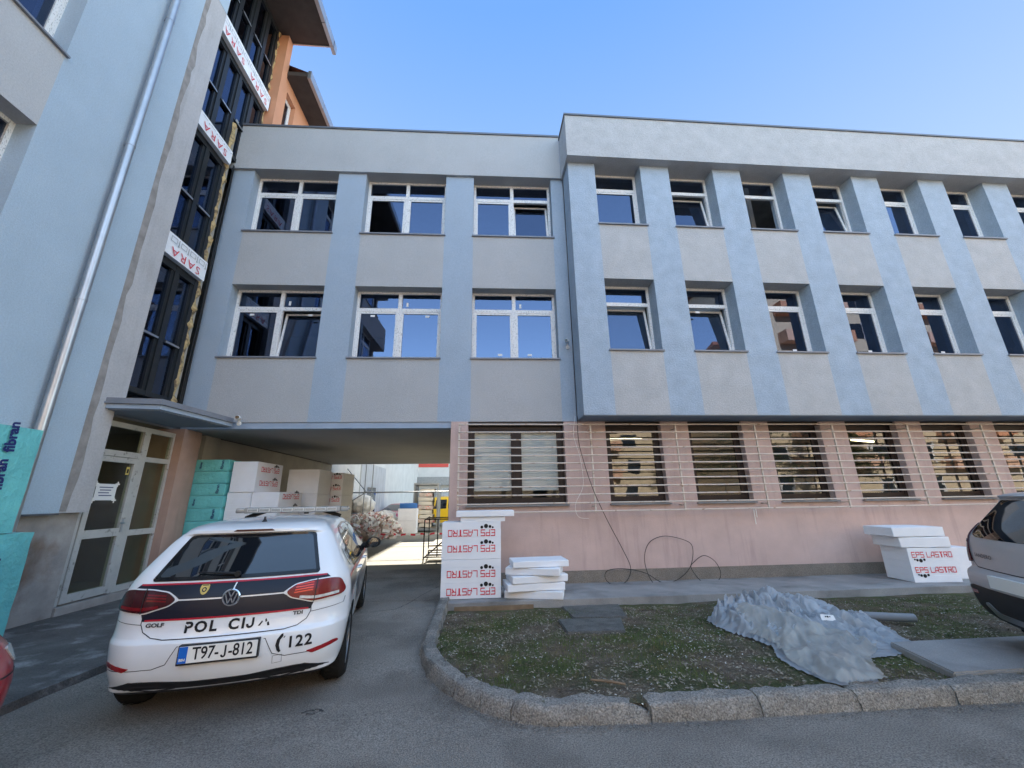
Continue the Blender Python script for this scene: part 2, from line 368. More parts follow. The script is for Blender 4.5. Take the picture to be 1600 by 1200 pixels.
GLY = {'E': "111111 100000 100000 111110 100000 100000 111111", 'P': "111111 100001 100001 111111 100000 100000 100000",
       'S': "111111 100000 100000 111111 000001 000001 111111", 'L': "100000 100000 100000 100000 100000 100000 111111",
       'A': "001111 010001 010001 100001 111111 100001 100001", 'T': "111111 001100 001100 001100 001100 001100 001100",
       'R': "111111 100001 100001 111111 100110 100011 100001", 'O': "111111 100001 100001 100001 100001 100001 111111", ' ': ""}
def squarish(s, w, h):
    """square-cut lettering, w wide and h high, centred"""
    n = len(s) * 7 - 1 - s.count(' ') * 4; cw = w / n; ch = h / 7; vs_, fs = [], []; x = -w / 2
    for c in s:
        rows = GLY[c].split()
        for j, row in enumerate(rows):
            i = 0
            while i < 6:
                if row[i] == '1':
                    k = i
                    while k < 6 and row[k] == '1': k += 1
                    x0, x1, y1 = x + i * cw, x + k * cw, h / 2 - j * ch
                    b = len(vs_); vs_ += [(x0, y1 - ch), (x1, y1 - ch), (x1, y1), (x0, y1)]; fs.append((b, b + 1, b + 2, b + 3)); i = k
                else: i += 1
        x += cw * (3 if c == ' ' else 7)
    return vs_, fs
def disc2d(cx, cy, r, n=14, ry=None):
    return [(cx + r * math.cos(2 * math.pi * k / n), cy + (ry or r) * math.sin(2 * math.pi * k / n)) for k in range(n)], [tuple(range(n))]
# ------------------------------------------------------------------ ground, road, pavement
def sheet(name, pts, z, m, kind='structure', nx=1, off=0.0):
    mb = MB(); mb.face([(x, y, (G(y) if z is None else z) + off) for x, y in pts]); return tag(obj(name, mb, m, ang=0), kind=kind)
gm = MB()
for xa, xb, ya, yb in ((-90, 90, -90, 0), (-90, 90, 0, 3.55), (14, 90, 3.55, 8.7), (-90, 90, 8.7, 9), (-90, 90, 9, 120)):
    gm.face([(xa, ya, G(ya)), (xb, ya, G(ya)), (xb, yb, G(yb)), (xa, yb, G(yb))])
gm.face([(x, y, G(y)) for x, y in ((-90, 3.55), (.6, 3.55), (.3, 3.72), (.06, 3.88), (-.16, 4.10), (-.40, 4.5), (-.58, 5.05), (-.6, 5.9), (-.6, 8.7), (-90, 8.7))])
tag(obj('ground', gm, 'asphalt', ang=0), kind='structure')
sheet('courtyard', [(-6.3, 11.0), (19, 11.0), (19, 60), (-6.3, 60)], None, 'concrete_floor', off=0.005)
pv = MB()      # raised worn pavement along the left building
n = 26
edge = [(-3.86 + 0.03 * math.sin(i * 1.7) + (0.05 if i % 5 == 0 else 0), -6 + i * 0.58) for i in range(n)]
for i in range(n - 1):
    (xa, ya), (xb, yb) = edge[i], edge[i + 1]
    za, zb_ = G(ya) + 0.07, G(yb) + 0.07
    pv.face([(-6.5, ya, za), (xa, ya, za), (xb, yb, zb_), (-6.5, yb, zb_)])
    pv.face([(xa, ya, za), (xa + .02, ya, za - .12), (xb + .02, yb, zb_ - .12), (xb, yb, zb_)])
tag(obj('pavement', pv, 'pavement', ang=30), kind='structure')

# cracks and joints in the road
ck = MB()
def crack(pts, w, seed):
    random.seed(seed); P = []
    for (xa, ya), (xb, yb) in zip(pts, pts[1:]):
        for k in range(6):
            t = k / 6; P.append((xa + (xb - xa) * t + random.uniform(-.02, .02), ya + (yb - ya) * t + random.uniform(-.02, .02)))
    P.append(pts[-1])
    for (xa, ya), (xb, yb) in zip(P, P[1:]):
        d = Vector((xb - xa, yb - ya, 0)); nn = Vector((-d.y, d.x, 0)).normalized() * w * random.uniform(.5, 1.3)
        ck.face([(xa - nn.x, ya - nn.y, G(ya) + .004), (xa + nn.x, ya + nn.y, G(ya) + .004), (xb + nn.x, yb + nn.y, G(yb) + .004), (xb - nn.x, yb - nn.y, G(yb) + .004)])
crack([(-2.0, 7.75), (-1.2, 7.7), (-0.66, 7.68)], .008, 1)
crack([(-1.75, 7.0), (-1.35, 7.15), (-1.2, 7.5), (-1.0, 8.4), (-.7, 9.2)], .006, 2)
crack([(-1.42, 3.92), (-1.33, 3.95), (-1.27, 3.91)], .008, 4)
crack([(-1.38, 3.88), (-1.30, 3.90)], .006, 9)
crack([(-2.2, 9.9), (-.7, 9.8)], .008, 6)
tag(obj('road_cracks', ck, 'crack', ang=0), kind='structure')

# ------------------------------------------------------------------ windows
def window(parent, fn, u0, u1, z0, z1, depth, cols=2, trans=0.27, tilt=None, sill=True, frame='pvc', stickers=0, glass='glass',
           fw=.06, sill_out=.045, swing=None, sill_m='sill_metal'):
    """fn(u, d, z): u along the wall, d inwards from the wall face. Returns the frame object."""
    f = MB(fn); d0, d1 = depth, depth + .07
    zt = z1 - (z1 - z0) * trans
    f.box(u0, d0, z0, u0 + fw, d1, z1); f.box(u1 - fw, d0, z0, u1, d1, z1)
    f.box(u0 + fw, d0, z0, u1 - fw, d1, z0 + fw); f.box(u0 + fw, d0, z1 - fw, u1 - fw, d1, z1)
    hw = .045
    ends = [u0 + fw] + [u0 + (u1 - u0) * k / cols for k in range(1, cols)] + [u1 - fw]
    cells = []
    for k in range(cols):
        a = ends[k] + (hw if k else 0); b = ends[k + 1] - (hw if k < cols - 1 else 0); cells.append((a, b))
    for k in range(1, cols): f.box(ends[k] - hw, d0 - .004, z0 + fw, ends[k] + hw, d1, z1 - fw)
    if trans:
        for a, b in cells: f.box(a, d0 + .002, zt - hw, b, d1, zt + hw)
    w = obj('window', f, frame, parent)
    g = MB(fn); s = MB(fn); st = MB(fn)
    for k, (a, b) in enumerate(cells):
        if trans: g.box(a, d0 + .035, zt + hw, b, d0 + .04, z1 - fw)
        lo, hi = z0 + fw, (zt - hw if trans else z1 - fw)
        if frame == 'brown_frame': sw = .07
        else: sw = .05
        ang = R(8) if tilt == k else 0
        def fr(u, d, z, a=a):
            if swing == k: c_, s_ = math.cos(R(62)), math.sin(R(62)); q = u - a; return fn(a + q * c_, d0 + .03 + d + q * s_, z)
            return fn(u, d0 + .012 + d + (z - lo) * math.tan(ang), z)
        for t in ((a, lo, a + sw, hi), (b - sw, lo, b, hi), (a + sw, lo, b - sw, lo + sw), (a + sw, hi - sw, b - sw, hi)):
            sb = MB(fr); sb.box(t[0], 0, t[1], t[2], .05, t[3]); m_ = bpy.data.meshes.new('x'); sb.bm.to_mesh(m_); s.bm.from_mesh(m_); sb.bm.free(); bpy.data.meshes.remove(m_)
        gb = MB(fr); gb.box(a + sw, .022, lo + sw, b - sw, .027, hi - sw); m_ = bpy.data.meshes.new('x'); gb.bm.to_mesh(m_); g.bm.from_mesh(m_); gb.bm.free(); bpy.data.meshes.remove(m_)
        if stickers:
            sx = a + (b - a) * (.3 if (k + stickers) % 2 else .62)
            zz = hi - sw - .08 if stickers == 1 else lo + sw + .05
            st.box(sx, d0 + .026, zz, sx + .10, d0 + .03, zz + .05)
            if trans and k: st.box(a + .1, d0 + .028, zt + hw + .06, a + .15, d0 + .033, zt + hw + .17)
    obj('sash', s, frame, w); obj('glass', g, glass, w)
    if stickers: obj('sticker', st, 'paper', w)
    else: st.bm.free()
    if sill:
        sl_ = MB(fn); sl_.box(u0 - .03, -sill_out, z0 - .035, u1 + .03, depth + .01, z0 - .003); obj('sill', sl_, sill_m, w)
    return w
# sub-part helper objects inherit the building's frame: every building root sits unrotated, so vertices are shifted once
_obj = obj
def obj(name, mb, m, parent=None, world=True, ang=35):
    return _obj(name, mb, m, parent, world, ang)

# ------------------------------------------------------------------ main building: wing over the passage and the long projecting wing
B = thing('office_building', 'long grey and light blue plastered building with a vehicle passage and a pink ground floor', 'building', (6, 13, 0))
SH = lambda x, y, z: (x, y + .018 * max(0.0, 2.15 - x), z)
def part(name, boxes, m, fn=None, bev=0.0, parent=None):
    mb = MB(fn)
    for b in boxes: mb.box(*b)
    if bev: mb.bevel(bev, 2)
    return obj(name, mb, m, parent or B)
XL = -6.42
wing_w = [(-5.90, -3.77), (-3.06, -.985), (-.258, 1.80)]
pil = [(XL, -5.90), (-3.77, -3.06), (-.985, -.258), (1.80, 2.128)]
for i, (a, b) in enumerate(pil):
    part('pilaster', [(a, 8.65, 3.235, b, 9.0, 9.84)], 'stucco_blue', SH)
for a, b in wing_w:
    part('spandrel', [(a, 8.65, 3.235, b, 9.0, 4.695)], 'stucco_grey', SH)
    part('spandrel', [(a, 8.65, 6.545, b, 9.0, 8.00)], 'stucco_grey', SH)
wf = lambda u, d, z: SH(u, 8.65 + d, z)
for i, (a, b) in enumerate(wing_w):
    window(B, wf, a, b, 4.73, 6.545, .27, 2, .27, tilt={0: 1}.get(i), stickers=1 if i < 2 else 2)
    window(B, wf, a, b, 8.035, 9.84, .27, 2, .27, tilt={2: 1}.get(i))
part('fascia', [(-6.5, 8.575, 9.842, 2.066, 9.3, 11.22)], 'stucco_grey', SH)
part('roof_edge', [(-6.52, 8.545, 11.22, 2.062, 9.0, 11.275)], 'flashing', SH)
part('passage_lip', [(-6.38, 8.675, 3.10, -.672, 8.85, 3.232)], 'canopy_blue', SH)
part('passage_ceiling', [(-6.40, 8.86, 3.10, -.66, 17.75, 3.22)], 'soffit_paint', SH)
# projecting wing
X0, PP, PW, NB = 2.0653, 1.9457, .7501, 9
for k in range(NB + 1):
    a = 2.13 if k == 0 else X0 + k * PP
    part('pilaster', [(a, 8.0, 3.248, X0 + k * PP + PW, 8.58, 9.787)], 'stucco_blue_rough')
bf = lambda u, d, z: (u, 8.0 + d, z)
for k in range(NB):
    a, b = X0 + k * PP + PW, X0 + (k + 1) * PP
    part('spandrel', [(a, 8.0, 3.248, b, 8.58, 4.69)], 'stucco_grey_rough')
    part('spandrel', [(a, 8.0, 6.49, b, 8.58, 7.965)], 'stucco_grey_rough')
    w_ = window(B, bf, a, b, 4.725, 6.488, .36, 1, .27, tilt=0 if k in (0, 1) else None, stickers=2 if k in (2, 3, 4) else (1 if k == 1 else 0))
    if k < 2: bl = MB(); bl.box(a + .02, 8.62, 4.75, b - .02, 8.63, 6.47); obj('blind', bl, 'blind', w_)
    window(B, bf, a, b, 8.0, 9.785, .36, 1, .27, tilt=0 if k in (1, 3) else None, swing=0 if k == 2 else None)
XE = X0 + NB * PP + PW
part('fascia', [(2.068, 7.769, 9.788, XE + .1, 8.57, 11.065)], 'stucco_grey_rough')
part('roof_edge', [(2.04, 7.74, 11.066, XE + .13, 8.54, 11.115)], 'flashing')
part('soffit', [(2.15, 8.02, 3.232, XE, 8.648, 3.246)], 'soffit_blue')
# pink ground floor
gw = [(-.300, 1.825)] + [(2.765 + 1.93 * k, 2.765 + 1.93 * k + 1.285) for k in range(9)]
part('ground_floor_wall', [(-.672, 8.65, -.3, XE, 8.95, 1.42)], 'pink')
px = [-.672] + [v for ab in gw for v in ab] + [XE]
for i in range(0, len(px), 2):
    part('pier', [(px[i], 8.65, 1.42, px[i + 1], 8.95, 3.228)], 'pink')
for a, b in gw: part('lintel', [(a + .002, 8.70, 3.15, b - .002, 8.95, 3.226)], 'brown_frame')  # shadow above the windows put into the dark colour of these strips
part('plinth', [(-.66, 8.615, -.35, XE, 8.649, .165)], 'pebbledash')
gf = lambda u, d, z: (u, 8.65 + d, z)
for i, (a, b) in enumerate(gw):
    w = window(B, gf, a + .003, b - .003, 1.46, 3.148, .15, 2 if i == 0 else 1, 0, frame='brown_frame', glass='glass_shop' if i == 0 else 'glass_old', fw=.07, sill_m='concrete', sill_out=.07)
    if i == 0:
        bl = MB()
        for k in range(26): bl.box(-.2, 8.90 + .004 * (k % 2), 1.75 + k * .052, 1.75, 8.91 + .004 * (k % 2), 1.80 + k * .052)
        obj('blind', bl, 'blind', w)
# inner structure
part('passage_wall', [(-.662, 8.952, -.3, -.45, 17.9, 3.098)], 'cream_wall')
part('rear_wall', [(-6.6, 17.76, 3.1, -.66, 18.0, 11.1), (-.44, 17.77, -.3, XE, 18.0, 11.1)], 'white_wall')
part('partition', [(-.44, 12.6, -.3, XE - .3, 12.75, 3.22), (-6.3, 12.6, 3.5, XE - .3, 12.75, 6.8), (-6.3, 12.6, 7.1, XE - .3, 12.75, 10.8)], 'interior')
for x in (2.0, 7.8, 13.6):
    part('partition', [(x, 9.25, -.3, x + .12, 12.58, 3.2), (x, 9.25, 3.55, x + .12, 12.58, 6.78), (x, 9.25, 7.1, x + .12, 12.58, 10.8)], 'interior')
part('floor_slab', [(-6.6, 9.05, 3.24, XE - .2, 17.7, 3.48), (-6.6, 9.05, 6.82, XE - .2, 17.7, 7.08)], 'interior')
part('floor_slab', [(-.44, 8.96, -.28, XE - .2, 17.7, .05)], 'interior_dark')
part('roof', [(-6.6, 9.32, 10.82, XE, 17.7, 11.02)], 'concrete')
part('end_wall', [(XE + .002, 8.2, -.3, XE + .3, 18.0, 11.0)], 'stucco_grey')

# ------------------------------------------------------------------ left building with stair glazing
L = thing('corner_building', 'tall light blue building at the left with dark stair glazing and orange upper wall', 'building', (-9, 6, 0))
lp = lambda name, boxes, m, bev=0.0: part(name, boxes, m, None, bev, L)
lf = lambda u, d, z: (-6.2 - d, u, z)
rows = [(1.48, 4.70, 6.68), (6.68, 8.02, 9.90), (9.90, 11.30, 13.2), (13.2, 14.5, 15.6)]
lp('pilaster', [(-6.9, 4.775, 1.48, -6.2, 6.60, 15.63)], 'wall_blue_lightened')
lp('pilaster', [(-6.9, 2.05, 1.48, -6.2, 2.70, 15.63)], 'wall_blue_lightened')
for za, zs, zh in rows:
    for ya, yb in ((2.70, 4.775), (-4.0, 2.05)):
        lp('spandrel', [(-6.9, ya, za, -6.2, yb, zs - .035)], 'wall_grey_lightened')
    if zh < 15:
        window(L, lf, 2.70, 4.775, zs, zh, .27, 2, .27); window(L, lf, -.05, 2.05, zs, zh, .27, 2, .27); window(L, lf, -2.3, -.25, zs, zh, .27, 2, .27); lp('pilaster', [(-6.9, -.25, zs - .034, -6.21, -.05, zh)], 'wall_blue_lightened')
lp('plinth', [(-6.9, -4, -.3, -6.33, 7.06, 1.478)], 'old_plinth')
lp('bare_render_strip', [(-6.9, 6.603, 1.48, -6.205, 7.06, 3.30), (-6.9, 6.603, 3.302, -6.205, 7.20, 12.9)], 'render_coat')
lp('bare_render_strip', [(-6.9, 6.603, 12.902, -6.2, 7.20, 15.63)], 'wall_blue_lightened')
random.seed(21); rb = MB(); prev = None
for i in range(58):
    z = 1.5 + i * .24; w = .13 + .07 * noise.noise(Vector((0, 3, z * 1.1))) + .05 * noise.noise(Vector((7, 1, z * 4))); cur = ((-6.2005, 6.596, z), (-6.2005, 6.60 + w, z))
    if prev: rb.face([prev[0], prev[1], cur[1], cur[0]])
    prev = cur
obj('render_edge', rb, 'render_edge', L, ang=0)
lp('drip_edge', [(-6.36, -4, 1.455, -6.19, 6.6, 1.476)], 'flashing')
# stair glazing, one unit per storey
def glazing(z0, z1, ys, seed):
    f = MB(); g = MB(); s = MB(); x0, x1 = -6.50, -6.36
    f.box(x0, ys[0], z0, x1, ys[0] + .10, z1)
    for k, y in enumerate(ys[1:]): f.box(x0, y - .05, z0, x1, y + .05, z1)
    zt = z0 + (z1 - z0) * .42
    for ya, yb in zip(ys, ys[1:]):
        a = ya + (.10 if ya == ys[0] else .05); b = yb - .05
        f.box(x0 + .01, a, z0, x1 - .006, b, z0 + .10); f.box(x0 + .01, a, z1 - .14, x1 - .006, b, z1)
        f.box(x0 + .01, a, zt - .03, x1 - .006, b, zt + .03)
        f.box(x0 + .01, a, z0 + .1, x1 - .03, a + .07, z1 - .14); f.box(x0 + .01, b - .07, z0 + .1, x1 - .03, b, z1 - .14)
        g.box(-6.44, a + .07, z0 + .1, -6.435, b - .07, zt - .03); g.box(-6.44, a + .07, zt + .03, -6.435, b - .07, z1 - .14)
        s.box(x1 - .005, a + .08, zt - .025, x1 + .004, b - .02, zt + .012)
    w = obj('stair_window', f, 'anthracite', L); obj('glass', g, 'glass', w); obj('transom_cap', s, 'zinc', w)
glazing(3.56, 6.36, (7.20, 7.80, 8.36), 1); glazing(6.85, 9.60, (7.20, 7.80, 8.36), 2)
glazing(10.0, 12.46, (7.20, 7.73, 8.27, 8.80, 9.30), 3); glazing(13.0, 15.62, (7.20, 7.73, 8.27, 8.80, 9.30), 4)
def board(z0, z1, y0, y1, tilt):
    b = MB(); b.box(-6.36, y0, z0, -6.25, y1, z1); b.rough(3, .006, 9, z0)
    o = obj('insulation_board', b, 'eps', L)
    t = MB(); x = -6.235; n = int((y1 - y0) / .42)
    n = 1 if y1 - y0 < 1.5 else 2
    for k in range(n):
        yc = y0 + (y1 - y0) * (k + .5) / n
        t2 = text2d('SARA', .25, -.002, 1.25, sp=1.2); put2d(t, t2, (x, yc, z0 + .13), (0, 1, 0), (0, 0, 1), 0, True)
        for dy in (-.40, -.13, .14, .41):
            for (a, c, d_, e) in ((-.08, .30, .08, .31), (-.08, .40, .08, .41), (-.08, .31, -.07, .40), (.07, .31, .08, .40), (.125, .29, .14, .42), (.115, .27, .15, .29)):
                if z0 + e < z1: put2d(t, ([(dy + a, c), (dy + d_, c), (dy + d_, e), (dy + a, e)], [(0, 1, 2, 3)]), (x, yc, z0), (0, 1, 0), (0, 0, 1), 1)
    obj('lettering', t, ['red_ink', 'steel'], o, ang=0)
board(6.37, 6.84, 7.19, 8.40, 0); board(9.61, 9.99, 7.18, 8.40, 0); board(12.47, 12.99, 7.15, 9.34, 0)
fo = MB()
fo.tube([(-6.42 + .02 * math.sin(i * 2.3), 8.45 + .02 * math.sin(i * 1.3), 3.5 + i * .13) for i in range(58)], [.075 + .025 * math.sin(i * 1.9) for i in range(58)], 7)
fo.tube([(-6.40 + .02 * math.sin(i * 2.3), 9.36 + .02 * math.sin(i * 1.3), 11.2 + i * .13) for i in range(35)], [.05 + .02 * math.sin(i * 1.9) for i in range(35)], 7)
obj('foam_seal', fo, 'foam', L)
lp('jamb', [(-6.7, 8.515, 3.3, -6.43, 8.62, 11.2)], 'cream_wall')
cb = MB()
for k in range(2):
    cb.tube([(-6.36 + .015 * k, 8.645 + .03 * k - .02 * math.sin(i * .9 + k), 3.35 + i * .5) for i in range(14)], .009, 6)
obj('cable', cb, 'black_plastic', L)
# orange upper part, windows, eaves
lp('orange_wall', [(-6.9, 9.40, 11.0, -6.10, 9.66, 15.63)], 'orange_wall')
lp('orange_wall', [(-6.9, 9.662, 11.0, -6.14, 9.86, 14.3), (-6.9, 10.42, 11.0, -6.14, 50, 14.3), (-6.9, 9.862, 11.0, -6.14, 10.418, 12.2), (-6.9, 9.862, 13.9, -6.14, 10.418, 14.3)], 'orange_wall')
of = lambda u, d, z: (-6.14 - d, u, z)
window(L, of, 9.862, 10.418, 12.22, 13.9, .14, 1, 0)
ev = MB(); ev.box(-6.95, -5, 15.64, -4.95, 9.62, 15.80); obj('eave', ev, 'dark_soffit', L)
ev = MB(); ev.box(-6.95, 9.64, 14.30, -5.50, 50, 14.46); obj('eave', ev, 'dark_soffit', L)
gt = MB()
for k in range(16): gt.box(-4.948, -5 + k * .93, 15.60, -4.84, -5 + k * .93 + .915, 15.92)
gt.box(-6.9, 9.622, 15.61, -4.84, 9.66, 15.90); obj('gutter', gt, 'zinc', L)
gt = MB()
for k in range(38): gt.box(-5.498, 9.66 + k * 1.06, 14.26, -5.40, 9.66 + k * 1.06 + 1.045, 14.56)
obj('gutter', gt, 'zinc', L)
rf = MB(); rf.face([(-4.95, -5, 15.87), (-4.95, 9.66, 15.87), (-10.5, 9.66, 18.2), (-10.5, -5, 18.2)]); rf.face([(-16, -5, 15.87), (-10.5, -5, 18.2), (-10.5, 9.66, 18.2), (-16, 9.66, 15.87)])
rf.face([(-5.5, 9.67, 14.51), (-5.5, 50, 14.51), (-10.5, 50, 16.6), (-10.5, 9.67, 16.6)]); rf.face([(-10.5, 9.67, 16.6), (-10.5, 50, 16.6), (-16, 50, 14.51), (-16, 9.67, 14.51)])
obj('roof', rf, 'roof_tile', L)
# body, stair hall and rear walls
lp('wall', [(-16, -4.2, -.3, -15.7, 50, 14.4), (-16, -4.3, -.3, -6.9, -4.0, 15.6), (-16, 49.7, -.3, -6.2, 50, 14.29)], 'wall_grey_lightened')
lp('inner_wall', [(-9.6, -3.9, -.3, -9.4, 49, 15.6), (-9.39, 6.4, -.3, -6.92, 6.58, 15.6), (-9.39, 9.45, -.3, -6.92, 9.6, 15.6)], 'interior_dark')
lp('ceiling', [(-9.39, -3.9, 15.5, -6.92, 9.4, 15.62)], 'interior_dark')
for q in ((3.1, -6.55), (6.4, -7.2), (9.7, -7.2), (12.6, -7.2)): lp('landing', [(-9.39, 6.6, q[0], q[1], 9.4, q[0] + .2)], 'interior')
lp('ground_floor_wall', [(-6.9, 9.32, -.3, -6.47, 17.9, 3.09)], 'cream_wall')
lp('courtyard_wall', [(-6.9, 17.92, -.3, -6.45, 50, 10.99)], 'white_wall')
pn = MB()
for k in range(9): pn.box(-6.449, 22.2 + k * .62, -.1, -6.40, 22.2 + k * .62 + .59, 3.6)
obj('cladding_panel', pn, 'grey_panel', L)
for q in ((-6.449, 19.6, .9, -6.42, 20.3, 2.0), (-6.398, 23.6, -.05, -6.38, 25.4, 2.3)): lp('window', [q], 'car_glass')
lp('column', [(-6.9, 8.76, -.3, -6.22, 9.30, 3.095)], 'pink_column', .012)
lp('column', [(-6.7, 9.68, -.3, -6.38, 10.22, 3.095)], 'cream_wall', .012)
# canopy over the door
cp = MB(); cp.prism([(-6.42, 6.84), (-5.43, 6.975), (-5.235, 8.668), (-6.42, 8.668)], 3.125, 3.20); cn = obj('canopy', cp, 'canopy_blue', L)
cp = MB(); cp.prism([(-6.42, 6.80), (-5.39, 6.935), (-5.205, 8.66), (-6.42, 8.66)], 3.202, 3.225); cp.prism([(-6.42, 6.82), (-5.41, 6.955), (-5.222, 8.66), (-6.42, 8.66)], 3.227, 3.30)
obj('flashing', cp, 'sill_metal', cn)
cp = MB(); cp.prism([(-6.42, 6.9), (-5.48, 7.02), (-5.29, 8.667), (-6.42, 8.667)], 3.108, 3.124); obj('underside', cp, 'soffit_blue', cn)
# entrance door
dr = MB(); x0, x1 = -6.46, -6.38
Y0, Y1, YM0, YM1 = 7.09, 8.755, 8.0, 8.14
for b in ((Y0, .12, Y0 + .07, 2.99), (Y1 - .05, .12, Y1, 2.99), (YM0, .12, YM1, 2.99), (Y0 + .07, 2.90, YM0, 2.99), (YM1, 2.90, Y1 - .05, 2.99),
          (Y0 + .07, 2.40, YM0, 2.50), (YM1, 2.36, Y1 - .05, 2.45), (YM1, .12, Y1 - .05, .22), (YM1, 1.04, Y1 - .05, 1.14)):
    dr.box(x0, b[0], b[1], x1, b[2], b[3])
fr = obj('door_frame', dr, 'white_paint_old', L)
gl = MB()
for b in ((Y0 + .07, 2.5, YM0, 2.90), (YM1, 2.45, Y1 - .05, 2.90), (YM1, 1.14, Y1 - .05, 2.36), (YM1, .22, Y1 - .05, 1.04)): gl.box(-6.425, b[0], b[1], -6.42, b[2], b[3])
obj('glass', gl, 'glass_door', fr)
dl = MB(); a, b = Y0 + .08, YM0 - .01
for q in ((a, .14, a + .09, 2.39), (b - .09, .14, b, 2.39), (a + .09, 2.30, b - .09, 2.39), (a + .09, .14, b - .09, .26), (a + .09, 1.06, b - .09, 1.19)):
    dl.box(-6.45, q[0], q[1], -6.365, q[2], q[3])
dd = obj('door', dl, 'white_paint_old', L)
gl = MB(); gl.box(-6.41, a + .09, .26, -6.405, b - .09, 1.06); gl.box(-6.41, a + .09, 1.19, -6.405, b - .09, 2.30); obj('glass', gl, 'glass_door', dd)
hd = MB(); hd.tube([(-6.365, b - .045, 1.27), (-6.32, b - .045, 1.27), (-6.315, b - .16, 1.275)], .011, 8); hd.box(-6.366, b - .065, 1.12, -6.356, b - .025, 1.34); obj('handle', hd, 'alloy', dd)
lp('door_step', [(-6.9, 7.07, -.3, -6.30, 8.758, .115)], 'old_plinth')
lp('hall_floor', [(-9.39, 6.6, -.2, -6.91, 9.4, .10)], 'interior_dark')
# downpipe
dp = MB(); dp.tube([(-6.09, 5.91, z) for z in (.35, 2.9, 2.901, 6, 9, 12, 15.6)], .062, 16); pipe = obj('downpipe', dp, 'zinc', L)
for z in (4.6, 7.55, 10.6):
    r_ = MB(); r_.lathe([(.066, z - .02), (.069, z - .018), (.069, z + .018), (.066, z + .02)], 'z', (-6.09, 5.91, 0), 16); r_.box(-6.2, 5.90, z - .008, -6.15, 5.92, z + .008); obj('bracket', r_, 'zinc', pipe)

# ------------------------------------------------------------------ what stands behind the camera and shows in the windows, lit by the sun
A = thing('apartment_building', 'long low peach apartment block across the road, seen only mirrored in the barred windows', 'building', (4, -26, 0))
ab = MB(); ab.box(-22, -38, -.2, 75, -26, 15); obj('wall', ab, 'facade_far', A)
ab = MB(); ab.box(-22.6, -38.6, 15.002, 75.6, -25.2, 15.4); obj('roof', ab, 'roof_tile', A)
for k in range(18):
    for j in range(5):
        x = -20 + k * 5.1 + (j % 2) * .4; z = 1.2 + j * 2.8
        if (k * 3 + j) % 4 == 0: continue
        w = MB(); w.box(x, -26.02, z, x + 1.5, -25.97, z + 1.5); obj('window', w, 'car_glass', A)

    for j in range(1, 5):
        if k % 3 == 0: bb = MB(); bb.box(-17.6 + k * 5.1, -25.96, .7 + j * 2.8, -15.4 + k * 5.1, -24.8, 1.7 + j * 2.8); obj('balcony', bb, 'facade_far_pink', A)
T2 = thing('apartment_building', 'tall sunlit yellowish block seen only mirrored in the upper windows of the long wing', 'building', (42, -15, 0))
ab = MB(); ab.box(23.5, -27, -.2, 66, -15, 23); obj('wall', ab, 'facade_far', T2)
ab = MB(); ab.box(23, -27.5, 23.002, 66.5, -14.4, 23.4); obj('roof', ab, 'roof_tile', T2)
for k in range(9):
    for j in range(8):
        x = 25 + k * 4.6; z = 1.4 + j * 2.8
        w = MB(); w.box(x, -15.02, z, x + 1.3, -14.97, z + 1.5); f_ = obj('window', w, 'car_glass', T2)
        w = MB(); w.box(x - .12, -15.01, z - .12, x - .002, -14.93, z + 1.62); w.box(x + 1.302, -15.01, z - .12, x + 1.42, -14.93, z + 1.62); obj('frame', w, 'white_plastic', f_)
    for j in range(1, 8):
        bb = MB(); bb.box(27 + k * 4.6, -14.96, .7 + j * 2.8, 29 + k * 4.6, -13.9, 1.75 + j * 2.8); obj('balcony', bb, 'facade_far_pink' if (k + j) % 3 else 'orange_wall', T2)
def tree(x, y, h, seed, crown, lab):
    random.seed(seed)
    t = thing('conifer_tree' if crown else 'bare_tree', lab, 'tree', (x, y, G(y)))
    b = MB()
    b.tube([(x, y, -.1), (x + .1, y, h * .35), (x + .05, y + .1, h * .95)], [.2, .14, .03], 8)
    tips = []
    for k in range(46 if crown else 34):
        z = h * random.uniform(.25, .9); a = random.uniform(0, 6.28); l = (h * 1.05 - z) * random.uniform(.25, .5)
        p = [Vector((x + .05, y, z))]
        for s_ in range(3): p.append(p[-1] + Vector((math.cos(a) * l / 3, math.sin(a) * l / 3, l * random.uniform(.05, .3) * (-.5 if crown else 1.2))) + Vector((random.uniform(-.1, .1), random.uniform(-.1, .1), 0)))
        b.tube(p, [.045, .03, .02, .006], 5); tips.append(p)
        if not crown:
            for q in range(3):
                c0 = p[random.choice((1, 2))]; b.tube([c0, c0 + Vector((random.uniform(-.6, .6), random.uniform(-.6, .6), random.uniform(.2, .9)))], [.015, .004], 4)
    obj('trunk', b, 'bark', t)
    if crown:
        c = MB()
        for p in tips:
            for q in range(110):
                w = p[0].lerp(p[3], random.random()) + Vector((random.gauss(0, .22), random.gauss(0, .22), random.gauss(-.1, .2)))
                d = Vector((random.uniform(-1, 1), random.uniform(-1, 1), random.uniform(-1, .3))).normalized() * .2; e = d.orthogonal().normalized() * .06
                c.face([w - e, w + d * .5 - e * .2, w + d, w + e])
        obj('crown', c, 'needles', t, ang=0)
tree(27, -10, 10.5, 3, True, 'dense green conifer mirrored in the barred windows near the silver car'); tree(18.5, -9, 15.0, 8, True, 'very tall conifer mirrored in an upper window of the long wing'); tree(1.5, -11, 9, 5, False, 'leafless tree mirrored in the barred window nearest the passage'); tree(5.2, -12, 8, 9, False, 'leafless tree mirrored in the second and third barred windows'); tree(9.5, -14, 8.5, 6, False, 'leafless tree mirrored in the barred windows beside the silver car')
